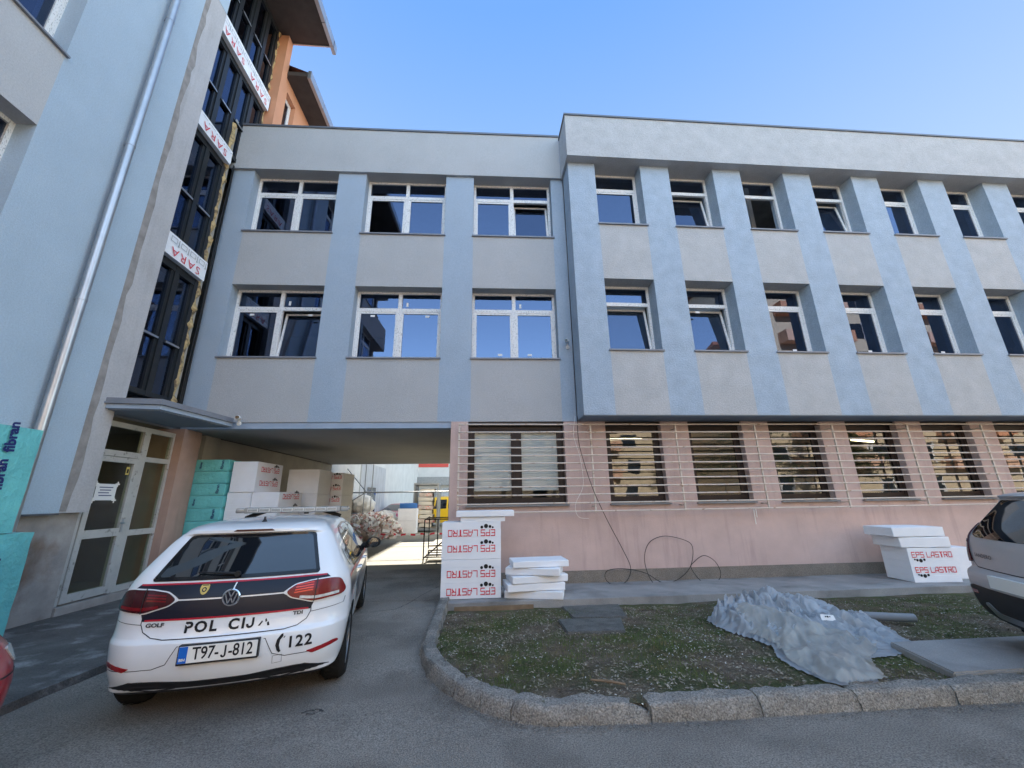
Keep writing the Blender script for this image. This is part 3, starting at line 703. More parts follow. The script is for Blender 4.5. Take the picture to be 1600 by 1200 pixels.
# ------------------------------------------------------------------ cars: x right, y forward from the rear axle, z up from the ground
def pchip(xs, ys, x):
    n = len(xs)
    if x <= xs[0]: return ys[0]
    if x >= xs[-1]: return ys[-1]
    h = [xs[i + 1] - xs[i] for i in range(n - 1)]; d = [(ys[i + 1] - ys[i]) / h[i] for i in range(n - 1)]
    def m(i):
        if i == 0: return d[0]
        if i == n - 1: return d[-1]
        if d[i - 1] * d[i] <= 0: return 0
        return 2 * d[i - 1] * d[i] / (d[i - 1] + d[i])
    i = max(k for k in range(n - 1) if xs[k] <= x); t = (x - xs[i]) / h[i]
    return (ys[i] * (1 + 2 * t) * (1 - t) ** 2 + h[i] * m(i) * t * (1 - t) ** 2 + ys[i + 1] * t * t * (3 - 2 * t) + h[i] * m(i + 1) * t * t * (t - 1))

def car_body(T, zs, arches, r_arch, hw, zax):
    """T: rows (z, y_rear, half width, y_front, rear bow, rear corner radius, front corner radius); level outlines lofted upwards"""
    cols = list(zip(*T)); bm = bmesh.new(); rings = []
    for z in zs:
        yr, w, yf, bow, rc, rf = (pchip(cols[0], cols[i], z) for i in range(1, 7))
        half = []
        rc = min(rc, w * .8); rf = min(rf, w * .8); x1 = w - rc; ym = (yr + yf) / 2; hl = (yf - yr) / 2
        for k in range(9): x = x1 * k / 8; half.append((x, yr + bow * (x / w) ** 2))
        yb = half[-1][1]; rcy = rc * .95
        for k in range(1, 9): t = math.pi / 2 * k / 8; half.append((x1 + rc * math.sin(t), yb + rcy * (1 - math.cos(t))))
        x2 = w - rf; bf = .16 * rf / .5; yfe = yf - bf * (x2 / w) ** 2 if w else yf
        ya, yz = yb + rcy, max(yfe - rf * .9, yb + rcy + .01)
        for k in range(1, 26): half.append((w, ya + (yz - ya) * k / 25))
        for k in range(1, 9): t = math.pi / 2 * k / 8; half.append((x2 + rf * math.cos(t), yz + (yfe - yz) * math.sin(t)))
        for k in range(1, 7): x = x2 * (1 - k / 6); half.append((x, yf - bf * (x / w) ** 2))
        half = [(x * (1 - .05 * max(0, (y - ym) / hl) ** 2 - .02 * min(0, (y - ym) / hl) ** 2), y) for x, y in half]
        ring = half + [(-x, y) for x, y in half[-2:0:-1]]
        rings.append([bm.verts.new((x, y, z)) for x, y in ring])
    n = len(rings[0])
    for a, b in zip(rings, rings[1:]):
        for k in range(n): bm.faces.new((a[k], a[(k + 1) % n], b[(k + 1) % n], b[k]))
    bm.faces.new(rings[0][::-1]); bm.faces.new(rings[-1])
    bmesh.ops.recalc_face_normals(bm, faces=list(bm.faces))
    shell = BVHTree.FromBMesh(bm)
    # wheel arches
    me = bpy.data.meshes.new('b'); bm.to_mesh(me); bm.free(); bo = bpy.data.objects.new('b', me); C.objects.link(bo)
    cut = MB()
    for y in arches: cut.lathe([(r_arch, hw - .30), (r_arch, hw + .3)], 'x', (0, y, zax), 40); cut.lathe([(r_arch, -hw - .3), (r_arch, -hw + .30)], 'x', (0, y, zax), 40)
    bmesh.ops.recalc_face_normals(cut.bm, faces=list(cut.bm.faces))
    for f in cut.bm.faces: f.material_index = 1
    cm = bpy.data.meshes.new('c'); cut.bm.to_mesh(cm); cut.bm.free(); co = bpy.data.objects.new('c', cm); C.objects.link(co)
    cm.materials.append(None); cm.materials.append(M['black_plastic']); me.materials.append(None); me.materials.append(M['black_plastic'])
    md = bo.modifiers.new('m', 'BOOLEAN'); md.operation = 'DIFFERENCE'; md.object = co; md.solver = 'EXACT'
    dg = bpy.context.evaluated_depsgraph_get(); res = bpy.data.meshes.new_from_object(bo.evaluated_get(dg))
    out = bmesh.new(); out.from_mesh(res)
    for o_ in (bo, co): bpy.data.objects.remove(o_)
    return out, shell

class Drape:
    """lays outlines on a car's skin; views: 'rear' (x, z) cast forwards, 'side' (y, z) cast inwards from +x, 'left' from -x, 'front'"""
    def __init__(s, shell): s.sh = shell
    def pt(s, a, b, view, off):
        if view == 'rear': o, d = Vector((a, -4, b)), Vector((0, 1, 0))
        elif view == 'front': o, d = Vector((a, 9, b)), Vector((0, -1, 0))
        elif view == 'side': o, d = Vector((4, a, b)), Vector((-1, 0, 0))
        else: o, d = Vector((-4, a, b)), Vector((1, 0, 0))
        h = s.sh.ray_cast(o, d)
        if h[0] is None:
            nr = s.sh.find_nearest(o + d * 3.2); return nr[0] + nr[1] * off
        n = h[1] if h[1].dot(d) < 0 else -h[1]
        return h[0] + n * off
    def area(s, mb, poly, view, off, mi=0, step=.04, thick=0.0):
        mi_ = mb
        n = len(poly); pts = []
        for (a, b), (c, d) in zip(poly, poly[1:] + poly[:1]):
            k = max(1, int(math.hypot(c - a, d - b) / step))
            pts += [(a + (c - a) * i / k, b + (d - b) * i / k) for i in range(k)]
        m = len(pts); edges = [(i, (i + 1) % m) for i in range(m)]
        xs, ys = [p[0] for p in pts], [p[1] for p in pts]; inner = []
        def inside(x, y):
            c = False
            for i in range(m):
                (xa, ya), (xb, yb) = pts[i], pts[i - 1]
                if (ya > y) != (yb > y) and x < (xb - xa) * (y - ya) / (yb - ya) + xa: c = not c
            return c
        x = min(xs) + step
        while x < max(xs):
            y = min(ys) + step
            while y < max(ys):
                if inside(x, y) and min(math.hypot(x - p[0], y - p[1]) for p in pts) > step * .4: inner.append((x, y))
                y += step
            x += step
        r = delaunay_2d_cdt([Vector(p) for p in pts + inner], edges, [], 1, 1e-5)
        vs_ = [mb.bm.verts.new(s.pt(p.x, p.y, view, off)) for p in r[0]]
        fs = []
        for f in r[2]:
            try: q = mb.bm.faces.new([vs_[i] for i in f]); q.material_index = mi; fs.append(q)
            except ValueError: pass
        if thick:
            be = [e for q in fs for e in q.edges if len(e.link_faces) == 1]
            done = {}
            def low(v):
                if v not in done:
                    nr = s.sh.find_nearest(v.co); done[v] = mb.bm.verts.new(nr[0] - nr[1] * thick)
                return done[v]
            for e in set(be):
                a, b = e.verts
                q = mb.bm.faces.new((a, b, low(b), low(a))); q.material_index = mi
        return mb
    def line(s, mb, pts, view, w, off, mi=0, step=.03, closed=False):
        P = []
        seq = pts + (pts[:1] if closed else [])
        for (a, b), (c, d) in zip(seq, seq[1:]):
            k = max(1, int(math.hypot(c - a, d - b) / step)); P += [(a + (c - a) * i / k, b + (d - b) * i / k) for i in range(k)]
        P.append(seq[-1]); prev = None
        for i, p in enumerate(P):
            a, b = P[max(i - 1, 0)], P[min(i + 1, len(P) - 1)]; dx, dy = b[0] - a[0], b[1] - a[1]; l = math.hypot(dx, dy) or 1
            nx, ny = -dy / l * w / 2, dx / l * w / 2
            cur = [mb.bm.verts.new(s.pt(p[0] + nx * k, p[1] + ny * k, view, off)) for k in (1, -1)]
            if prev: q = mb.bm.faces.new((prev[0], prev[1], cur[1], cur[0])); q.material_index = mi
            prev = cur
        return mb
    def text(s, mb, vf, cx, cz, view, off, mi=0, rot=0.0, flip=False):
        c_, s_ = math.cos(rot), math.sin(rot); k = -1 if view in ('left', 'front') else 1
        vs_ = [mb.bm.verts.new(s.pt(cx + k * (a * c_ - b * s_), cz + a * s_ + b * c_, view, off)) for a, b in vf[0]]
        for f in vf[1]:
            try: mb.bm.faces.new([vs_[i] for i in f]).material_index = mi
            except ValueError: pass
        return mb

def arc(pts, r=.03, n=4):
    """rounds the corners of an outline"""
    out = []; m = len(pts)
    for i in range(m):
        p, a, b = Vector(pts[i]), Vector(pts[i - 1]), Vector(pts[(i + 1) % m])
        da, db = (a - p), (b - p); ra = min(r, da.length * .45); rb = min(r, db.length * .45)
        A, B_ = p + da.normalized() * ra, p + db.normalized() * rb
        for k in range(n + 1):
            t = k / n; q = A * (1 - t) ** 2 + p * 2 * t * (1 - t) + B_ * t * t; out.append((q.x, q.y))
    return out

def wheel(root, x, y, r, w, spokes=5, parts=True, rim_m='alloy'):
    sgn = 1 if x > 0 else -1
    t = MB(); xo = x; xi = x - sgn * w
    prof = [(r * .66, xo - sgn * .015), (r * .72, xo), (r * .90, xo + sgn * .004), (r * .965, xo - sgn * .018), (r, xo - sgn * .045),
            (r, xi + sgn * .045), (r * .965, xi + sgn * .018), (r * .9, xi), (r * .66, xi)]
    t.lathe([(a, b - x) for a, b in prof], 'x', (x, y, r), 40)
    for k in range(36):                     # tread blocks
        a = 2 * math.pi * k / 36
        for j in range(4):
            xx = xi + sgn * (.05 + j * (w - .1) / 3.4); ca, sa = math.cos(a + j * .05), math.sin(a + j * .05)
            q = Vector((xx, y + ca * (r + .001), r + sa * (r + .001))); tx = Vector((sgn * .016, -sa * .008 , ca * .008)); tt = Vector((0, -sa, ca)) * .019; nn = Vector((0, ca, sa)) * .006
            t.face([q - tx - tt + nn, q + tx - tt + nn, q + tx + tt + nn, q - tx + tt + nn])
    wo = obj('wheel', t, 'tyre', root, False)
    rm = MB(); rr = r * .68
    rm.lathe([(rr * .98, -sgn * .03), (rr, -sgn * .008), (rr * .95, -sgn * .012), (rr * .92, -sgn * .06), (rr * .25, -sgn * .07), (.06, -sgn * .02), (.05, -sgn * .012)], 'x', (x, y, r), 32)
    for k in range(spokes):
        for dq in (-.13, .13):
            a = 2 * math.pi * k / spokes + .3; d = Vector((0, math.cos(a + dq), math.sin(a + dq))); e = Vector((0, math.cos(a + dq * 1.1), math.sin(a + dq * 1.1))); nrm = Vector((0, -d.z, d.y)) * .016
            c0 = Vector((x - sgn * .028, y, r)); p0, p1 = c0 + d * .05, c0 + e * rr * .95; X = Vector((sgn * .014, 0, 0))
            vs_ = [rm.bm.verts.new(v) for v in (p0 - nrm, p0 + nrm, p1 + nrm * .8, p1 - nrm * .8, p0 - nrm + X, p0 + nrm + X, p1 + nrm * .8 + X, p1 - nrm * .8 + X)]
            for q in ((4, 5, 6, 7), (0, 1, 5, 4), (1, 2, 6, 5), (2, 3, 7, 6), (3, 0, 4, 7)): rm.bm.faces.new([vs_[i] for i in q])
    if parts: obj('rim', rm, rim_m, wo, False)
    return wo
def levels(a, b, n, extra=()): return sorted(set([a + (b - a) * i / n for i in range(n + 1)] + list(extra)))
def mirx(poly): return [(-x, z) for x, z in poly][::-1]

def jglyph(h, w, t):
    """a J that stands on the line: stem, bowl and hook as one ribbon"""
    r = w * .5 - t / 2; cl = [(r, h / 2), (r, -h / 2 + r + t / 2)] + [(r * math.cos(a), -h / 2 + r + t / 2 - r * math.sin(a)) for a in (R(20 * k) for k in range(1, 9))] + [(-r, -h / 2 + r * 1.2 + t / 2)]
    vs_, fs = [], []
    for i, p in enumerate(cl):
        a, b = Vector(cl[max(i - 1, 0)]), Vector(cl[min(i + 1, len(cl) - 1)]); d = (b - a).normalized(); n_ = Vector((-d.y, d.x)) * t / 2
        vs_ += [(p[0] + n_.x, p[1] + n_.y), (p[0] - n_.x, p[1] - n_.y)]
        if i: k = 2 * i; fs.append((k - 2, k - 1, k + 1, k))
    return vs_, fs

# ------------------------------------------------------------------ the police hatchback
HATCH = [  # z, rear, half width, front, bow, rear corner, front corner
    (.235, -.60, .78, 3.34, .10, .20, .42), (.27, -.69, .825, 3.40, .11, .22, .46), (.32, -.735, .85, 3.43, .14, .33, .5), (.42, -.775, .872, 3.46, .15, .35, .5),
    (.53, -.79, .885, 3.46, .155, .36, .5), (.605, -.785, .893, 3.44, .155, .36, .5), (.64, -.758, .895, 3.43, .155, .36, .5), (.70, -.742, .896, 3.40, .155, .36, .5),
    (.82, -.735, .895, 3.30, .155, .35, .5), (.90, -.722, .888, 3.05, .155, .34, .45), (.97, -.695, .872, 2.55, .15, .30, .35), (1.03, -.655, .845, 2.36, .14, .25, .3),
    (1.12, -.575, .790, 2.20, .12, .17, .26), (1.22, -.480, .735, 2.00, .11, .14, .24), (1.31, -.392, .682, 1.82, .10, .12, .22), (1.352, -.352, .652, 1.74, .10, .12, .22),
    (1.372, -.385, .632, 1.70, .13, .2, .22), (1.395, -.388, .612, 1.65, .15, .22, .22), (1.418, -.34, .588, 1.58, .16, .22, .22), (1.438, -.24, .555, 1.48, .14, .22, .22),
    (1.458, -.06, .495, 1.33, .12, .22, .22), (1.472, .13, .40, 1.12, .1, .2, .2), (1.481, .33, .26, .92, .06, .15, .15), (1.484, .46, .12, .76, .03, .06, .06)]
PH = R(12.0); px0, py0 = -2.185, 4.468
PC = thing('police_car', 'white police hatchback with navy and red stripes, roof light bar and lettering on its tailgate', 'car', (px0, py0, G(4.5)), PH)
bm_, shell = car_body(HATCH, levels(.235, 1.484, 64, (.605, .62, .64, 1.352, 1.36, 1.372, 1.395)), (0, 2.637), .345, .90, .316)
for f in bm_.faces:
    c = f.calc_center_median()
    if f.material_index == 0 and c.z < .265: f.material_index = 1
body = obj('body', bm_, ['car_white', 'black_plastic'], PC, False, 28)
D = Drape(shell)
def dpart(name, m, fn, parent=None, ang=35):
    mb = MB(); fn(mb); return obj(name, mb, m, parent or PC, False, ang)
win = arc([(-.625, 1.032), (.625, 1.032), (.615, 1.05), (.515, 1.342), (.47, 1.355), (-.47, 1.355), (-.515, 1.342), (-.615, 1.05)], .02)
rw = dpart('rear_window', 'car_glass', lambda m: D.area(m, win, 'rear', .004, 0, .05))
dpart('window_border', 'gloss_black', lambda m: [D.line(m, [(x * .985, 1.19 + (z - 1.19) * .965) for x, z in win], 'rear', .028, .0055, 0, .04, True)], rw)
wp = MB(); a = D.pt(.0, 1.05, 'rear', .02); b = D.pt(-.30, 1.072, 'rear', .018); wp.tube([a, a.lerp(b, .5) + Vector((0, -.008, .004)), b], [.012, .009, .005], 6); wp.lathe([(.022, -.02), (.024, 0.0), (.016, .012)], 'y', tuple(a), 12)
obj('wiper', wp, 'black_plastic', PC, False)
# navy band with red piping over the tailgate
band_up = [(-.69, 1.012), (.69, 1.012), (.715, .99), (.73, .978), (.60, .974), (.46, .956), (.405, .925), (.375, .902), (-.375, .902), (-.405, .925), (-.46, .956), (-.60, .974), (-.73, .978), (-.715, .99)]
band_lo = [(-.375, .892), (.375, .892), (.435, .858), (.58, .812), (.615, .806), (.595, .757), (-.595, .757), (-.615, .806), (-.58, .812), (-.435, .858)]
st = dpart('stripe', 'navy_stripe', lambda m: (D.area(m, band_up, 'rear', .003, 0, .05), D.area(m, band_lo, 'rear', .003, 0, .05)))
dpart('piping', 'red_stripe', lambda m: (D.line(m, [(-.69, 1.006), (.69, 1.006)], 'rear', .012, .0045), D.line(m, [(-.58, .763), (.58, .763)], 'rear', .013, .0045)), st)
dpart('piping', 'car_white', lambda m: D.line(m, [(.0, .95), (.012, 1.0)], 'rear', .010, .0045), st)
# tail lamps; shade on the left one is put into its darker reds
lampR = arc([(.392, .902), (.46, .948), (.60, .968), (.735, .974), (.80, .960), (.845, .865), (.82, .832), (.60, .815), (.43, .862)], .03)
for lamp, sg in ((lampR, 1), (mirx(lampR), -1)):
    t = dpart('tail_lamp', 'lamp_red' if sg > 0 else 'lamp_dark', lambda m: D.area(m, lamp, 'rear', .016, 0, .035, .002))
    dpart('lamp_rim', 'car_white', lambda m: D.line(m, [(.62 * sg + (x - .62 * sg) * 1.03, .893 + (z - .893) * 1.07) for x, z in lamp], 'rear', .008, .0075, 0, .03, True), t)
    def glow(m):
        for k in range(4 if sg > 0 else 3):
            z = .885 + k * .018; D.line(m, [(sg * (.455 + .004 * k), z + .004), (sg * .60, z + .014)], 'rear', .010, .019)
    dpart('lamp_element', 'lamp_bright' if sg > 0 else 'lamp_red', glow, t)
    dpart('lamp_lens', 'lamp_clear' if sg > 0 else 'lamp_red', lambda m: D.line(m, [(sg * .50, .853), (sg * .62, .842), (sg * .79, .855)], 'rear', .020, .0185), t)
    dpart('lamp_gap', 'black_plastic', lambda m: D.line(m, [(sg * .612, .812), (sg * .622, .975)], 'rear', .007, .0195), t)
# tailgate and bumper seams
gap = [(-.60, .80), (-.60, .74), (-.575, .685), (-.51, .645), (-.42, .630), (.42, .630), (.51, .645), (.575, .685), (.60, .74), (.60, .80)]
dpart('panel_gap', 'panel_gap', lambda m: (D.line(m, gap, 'rear', .006, .0025), D.line(m, [(-.85, .80), (-.84, .755), (-.60, .735)], 'rear', .004, .0025), D.line(m, [(.85, .80), (.84, .755), (.60, .735)], 'rear', .004, .0025),
      D.line(m, [(-.86, .435), (-.72, .433), (-.45, .44), (-.36, .47), (-.30, .585), (.30, .585), (.36, .47), (.45, .44), (.72, .445)], 'rear', .005, .0022)))
dpart('bumper_recess', 'car_white', lambda m: D.area(m, arc([(-.315, .462), (.315, .462), (.285, .604), (-.285, .604)], .02), 'rear', .0035, 0, .05))
dpart('tow_cover', 'panel_gap', lambda m: D.line(m, [(.365, .45), (.43, .455), (.43, .40), (.365, .395)], 'rear', .0025, .003, 0, .03, True))
# number plate
pl = MB(); zp, yp = .5375, D.pt(0, .54, 'rear', .02).y
pl.box(-.272, yp - .004, zp - .072, .272, yp + .06, zp + .064); pl.bevel(.004, 1); hold = obj('number_plate', pl, 'black_plastic', PC, False)
pl = MB(); pl.box(-.262, yp - .010, zp - .056, .262, yp - .0045, zp + .056); obj('plate_face', pl, 'plate_white', hold, False)
pl = MB(); pl.box(-.261, yp - .0115, zp - .055, -.205, yp - .0101, zp + .055); obj('plate_band', pl, 'plate_blue', hold, False)
pl = MB(); put2d(pl, text2d('T97-', .118, .0016, .80, sp=.98), (-.085, yp - .0122, zp + .001), (1, 0, 0), (0, 0, 1)); put2d(pl, jglyph(.083, .036, .0125), (.034, yp - .0122, zp), (1, 0, 0), (0, 0, 1)); put2d(pl, text2d('-812', .118, .0016, .80, sp=.98), (.150, yp - .0122, zp + .001), (1, 0, 0), (0, 0, 1)); obj('lettering', pl, 'black_ink', hold, False, 0)
pl = MB(); put2d(pl, text2d('BIH', .026, .0008), (-.233, yp - .0124, zp - .033), (1, 0, 0), (0, 0, 1)); obj('lettering', pl, 'plate_white', hold, False, 0)
# emblem: ring with the two letters
bz, bx_ = .897, .0; by_ = D.pt(bx_, bz, 'rear', .0).y
bd = MB(); bd.lathe([(.066, .004), (.066, -.012), (.060, -.018), (.053, -.018), (.050, -.012)], 'y', (bx_, by_, bz), 32); em = obj('badge', bd, 'chrome', PC, False)
bd = MB(); bd.lathe([(.0505, -.008), (.0505, -.0125), (.001, -.0127)], 'y', (bx_, by_, bz), 32); obj('badge_face', bd, 'navy_stripe', em, False)
bd = MB()
def stroke(p, q, w=.0095):
    p, q = Vector((p[0], 0, p[1])), Vector((q[0], 0, q[1])); d = (q - p).normalized(); n_ = Vector((-d.z, 0, d.x)) * w / 2; o = Vector((bx_, by_ - .017, bz))
    bd.face([o + p - n_, o + q - n_, o + q + n_, o + p + n_])
stroke((-.021, .047), (-.001, .006)); stroke((.021, .047), (.0012, .0058))
stroke((-.041, .030), (-.018, -.042)); stroke((-.0175, -.0415), (0, .0)); stroke((.0005, -.0006), (.0175, -.0415)); stroke((.018, -.042), (.041, .030))
obj('badge_letters', bd, 'chrome', em, False, 0)
# crest
cr = MB(); cs = arc([(-.030, .035), (.030, .035), (.034, .0), (.018, -.032), (0, -.042), (-.018, -.032), (-.034, 0)], .012)
D.area(cr, [(-.21 + x, .963 + z * .95) for x, z in cs], 'rear', .0055, 0, .02); crest = obj('crest', cr, 'gold', PC, False, 0)
cr = MB(); D.area(cr, [(-.21 + x, .96 + z) for x, z in disc2d(0, 0, .017)[0]], 'rear', .0068, 0, .02); D.area(cr, [(-.21 + x, .99 + z) for x, z in ((-.022, -.003), (.022, -.003), (.022, .003), (-.022, .003))], 'rear', .0068, 0, .02); obj('crest_detail', cr, 'navy_stripe', crest, False, 0)
cr = MB(); D.area(cr, [(-.21 + x, .96 + z) for x, z in disc2d(0, 0, .009)[0]], 'rear', .008, 0, .02); obj('crest_detail', cr, 'gold', crest, False, 0)
# lettering on the tailgate and bumper
lt = MB()
xx = -.305
for ch, dx in (('P', .035), ('O', .125), ('L', .215), ('C', .365), ('I', .435), ('J', .485)):
    vf = jglyph(.074, .055, .016) if ch == 'J' else text2d(ch, .104, .0036, 1.04); D.text(lt, vf, xx + .012 + dx * .95, .700, 'rear', .004)
for poly in ([(.225, .672), (.240, .672), (.258, .700), (.250, .708)], [(.272, .715), (.280, .722), (.288, .700), (.276, .694)], [(.292, .668), (.309, .668), (.299, .697), (.288, .690)]): D.area(lt, poly, 'rear', .004, 0, .03)
obj('lettering', lt, 'black_ink', PC, False, 0)
wt = MB(); D.line(wt, [(-.312, .735), (-.262, .715)], 'rear', .012, .0052); obj('lettering_wear', wt, 'car_white', PC, False, 0)
lt = MB(); D.text(lt, text2d('122', .114, .0028, 1.02, sp=1.12), .548, .532, 'rear', .005, 0, .02)
D.area(lt, [(.425, .605), (.41, .60), (.385, .565), (.378, .525), (.39, .49), (.405, .472), (.42, .478), (.412, .495), (.404, .525), (.408, .56), (.428, .585)], 'rear', .005, 0, .03)
D.line(lt, [(.44, .585), (.432, .572)], 'rear', .006, .005)
obj('lettering', lt, 'black_ink', PC, False, 0)
lt = MB(); D.text(lt, text2d('GOLF', .038, .0016, 1.35), -.50, .728, 'rear', .007); D.text(lt, text2d('TDI', .036, .0016, 1.3), .505, .735, 'rear', .007); obj('model_lettering', lt, 'dark_lettering', PC, False, 0)
# reflectors, lower valance
for sg in (1, -1):
    rp = [(sg * x, z) for x, z in ((.60, .452), (.645, .428), (.83, .460), (.82, .482), (.79, .485))]
    dpart('reflector', 'reflector', lambda m: D.area(m, arc(rp if sg > 0 else rp[::-1], .012), 'rear', .005, 0, .04, .002))
val = [(-.77, .255), (.77, .255), (.77, .30), (.70, .322), (.60, .355), (.40, .35), (.20, .335), (-.20, .335), (-.40, .35), (-.60, .355), (-.70, .322), (-.77, .30)]
vl = dpart('bumper_valance', 'black_plastic', lambda m: D.area(m, val, 'rear', .006, 0, .05, .002))
for sg in (1, -1):
    dpart('bumper_trim', 'panel_gap', lambda m: D.line(m, [(sg * .28, .300), (sg * .40, .322), (sg * .56, .328), (sg * .60, .305), (sg * .42, .285)], 'rear', .010, .010, 0, .03, True), vl)
br = dpart('brake_lamp', 'lamp_dark', lambda m: D.area(m, arc([(-.17, 1.382), (.17, 1.382), (.15, 1.396), (-.15, 1.396)], .008), 'rear', .004, 0, .04))
# sides
for view in ('side', 'left'):
    q1 = arc([(.06, 1.035), (.17, 1.30), (.28, 1.335), (.42, 1.345), (.345, 1.0), (.12, 1.0)], .03); q2 = [(.375, .998), (.455, 1.347), (1.02, 1.365), (1.08, .985)]; q3 = arc([(1.13, .983), (1.09, 1.365), (1.42, 1.35), (1.72, 1.22), (2.08, .985)], .05)
    for q in (q1, q2, q3):
        w = dpart('side_window', 'car_glass', lambda m: D.area(m, q if view == 'side' else q, view, .004, 0, .05))
    dpart('window_trim', 'gloss_black', lambda m: (D.line(m, [(.02, 1.02), (.14, 1.31), (.28, 1.355), (.8, 1.385), (1.42, 1.368), (1.78, 1.23), (2.16, .975), (1.1, .97), (.1, .985)], view, .022, .003, 0, .04, True), D.line(m, [(.36, .99), (.44, 1.355)], view, .03, .0045), D.line(m, [(1.105, .98), (1.055, 1.375)], view, .035, .0045)))
    dpart('panel_gap', 'panel_gap', lambda m: (D.line(m, [(.33, .98), (.27, .80), (.42, .55), (.44, .33), (1.10, .30)], view, .007, .0025), D.line(m, [(1.10, .98), (1.10, .30)], view, .007, .0025), D.line(m, [(2.06, .97), (2.18, .7), (2.13, .30), (1.1, .30)], view, .007, .0025),
          D.line(m, arc([(-.20, .79), (.02, .79), (.02, .955), (-.20, .955)], .04), view, .006, .0065, 0, .03, True)))
    dpart('stripe', 'grey_decal', lambda m: (D.area(m, [(-.34, .93), (-.20, .935), (-.14, .75), (-.21, .75)], view, .003, 0, .05), D.area(m, [(-.18, .945), (.28, .955), (.26, .81), (-.10, .79)], view, .003, 0, .05), D.area(m, [(.45, .53), (2.12, .53), (2.16, .82), (.36, .80)], view, .003, 0, .06)))
    dpart('piping', 'red_stripe', lambda m: (D.line(m, [(-.34, .945), (.28, .965)], view, .03, .0045), D.line(m, [(.33, .94), (2.1, .955)], view, .018, .0045), D.line(m, [(-.10, .79), (-.16, .70)], view, .022, .0045)))
    for yh in (.42, 1.24):
        h = MB(); a, b = D.pt(yh, .905, view, .03), D.pt(yh + .19, .90, view, .03); k = .03 if view == 'side' else -.03
        h.tube([a - Vector((k, 0, 0)), a + (b - a) * .15, a + (b - a) * .85, b - Vector((k, 0, 0))], [.010, .014, .014, .010], 8); obj('door_handle', h, 'car_white', PC, False)
    lt = MB(); D.text(lt, text2d('122', .14, .003, .95), -.02, 1.10, view, .004, 0, .10)
    if view == 'side': D.line(lt, [(-.165, 1.17), (-.20, 1.12), (-.195, 1.06), (-.165, 1.02)], view, .022, .004)
    obj('lettering', lt, 'black_ink', PC, False, 0)
    lt = MB(); D.text(lt, text2d('POLICIJA', .22, .004, 1.0), 1.27, .67, view, .0045); obj('lettering', lt, 'car_white', PC, False, 0)
    k = 1 if view == 'side' else -1
    mr = MB(); mr.lathe([(.02, -.085), (.075, -.06), (.092, 0), (.08, .06), (.03, .085)], 'y', (0, 0, 0), 20)
    for v in mr.bm.verts: v.co = Vector((v.co.x * 1.15 + k * .985, v.co.y * .95 + 1.92, v.co.z * .82 + 1.035))
    mr.tube([(k * .80, 1.99, .975), (k * .95, 1.95, 1.01)], .045, 8); mo = obj('mirror', mr, 'black_plastic', PC, False)
    mg = MB(); mg.lathe([(.05, .0), (.068, .004), (.05, .008)], 'y', (k * .99, 1.835, 1.035), 18); obj('mirror_glass', mg, 'car_glass', mo, False)
for sx in (.878, -.878):
    for yy in (0, 2.637): wheel(PC, sx, yy, .316, .205)
# windscreen and head lamps (away from the camera)
dpart('windscreen', 'car_glass', lambda m: D.area(m, arc([(-.68, 1.03), (.68, 1.03), (.50, 1.38), (-.50, 1.38)], .05), 'front', .004, 0, .06))
for sg in (1, -1): dpart('headlamp', 'lamp_clear', lambda m: D.area(m, arc([(sg * x, z) for x, z in ((.42, .66), (.80, .70), (.82, .78), (.5, .74))][::sg], .02), 'front', .006, 0, .05))
# roof: antenna and light bar
an = MB(); an.lathe([(.034, 1.428), (.030, 1.45), (.018, 1.462), (.012, 1.475), (.008, 1.50), (.002, 1.502)], 'z', (0, -.10, 0), 12); obj('antenna', an, 'black_plastic', PC, False)
LB = MB(); LB.box(-.56, 1.10, 1.505, .56, 1.34, 1.572); LB.bevel(.014, 2); bar = obj('light_bar', LB, 'lens_grey', PC, False)
for k in range(8):
    e = MB(); x = -.52 + k * .131; e.box(x, 1.094, 1.518, x + .118, 1.102, 1.562); e.bevel(.004, 1); obj('lamp_cell', e, 'lamp_clear', bar, False)
    e = MB(); e.box(x + .008, 1.0925, 1.526, x + .110, 1.0935, 1.554); obj('lamp_cell', e, 'lens_grey', bar, False)
for sg in (1, -1):
    e = MB(); e.box(sg * .56, 1.12, 1.510, sg * .655, 1.32, 1.566); e.bevel(.012, 2); obj('end_cap', e, 'steel' if sg < 0 else 'lens_grey', bar, False)
    e = MB(); e.tube([(sg * .33, 1.22, 1.522), (sg * .42, 1.22, 1.50), (sg * .56, 1.22, 1.445)], [.02, .028, .024], 8); obj('bar_foot', e, 'black_plastic', bar, False)
e = MB(); e.lathe([(.03, 1.485), (.03, 1.52)], 'z', (.14, 1.2, 0), 12); obj('bar_foot', e, 'black_plastic', bar, False)

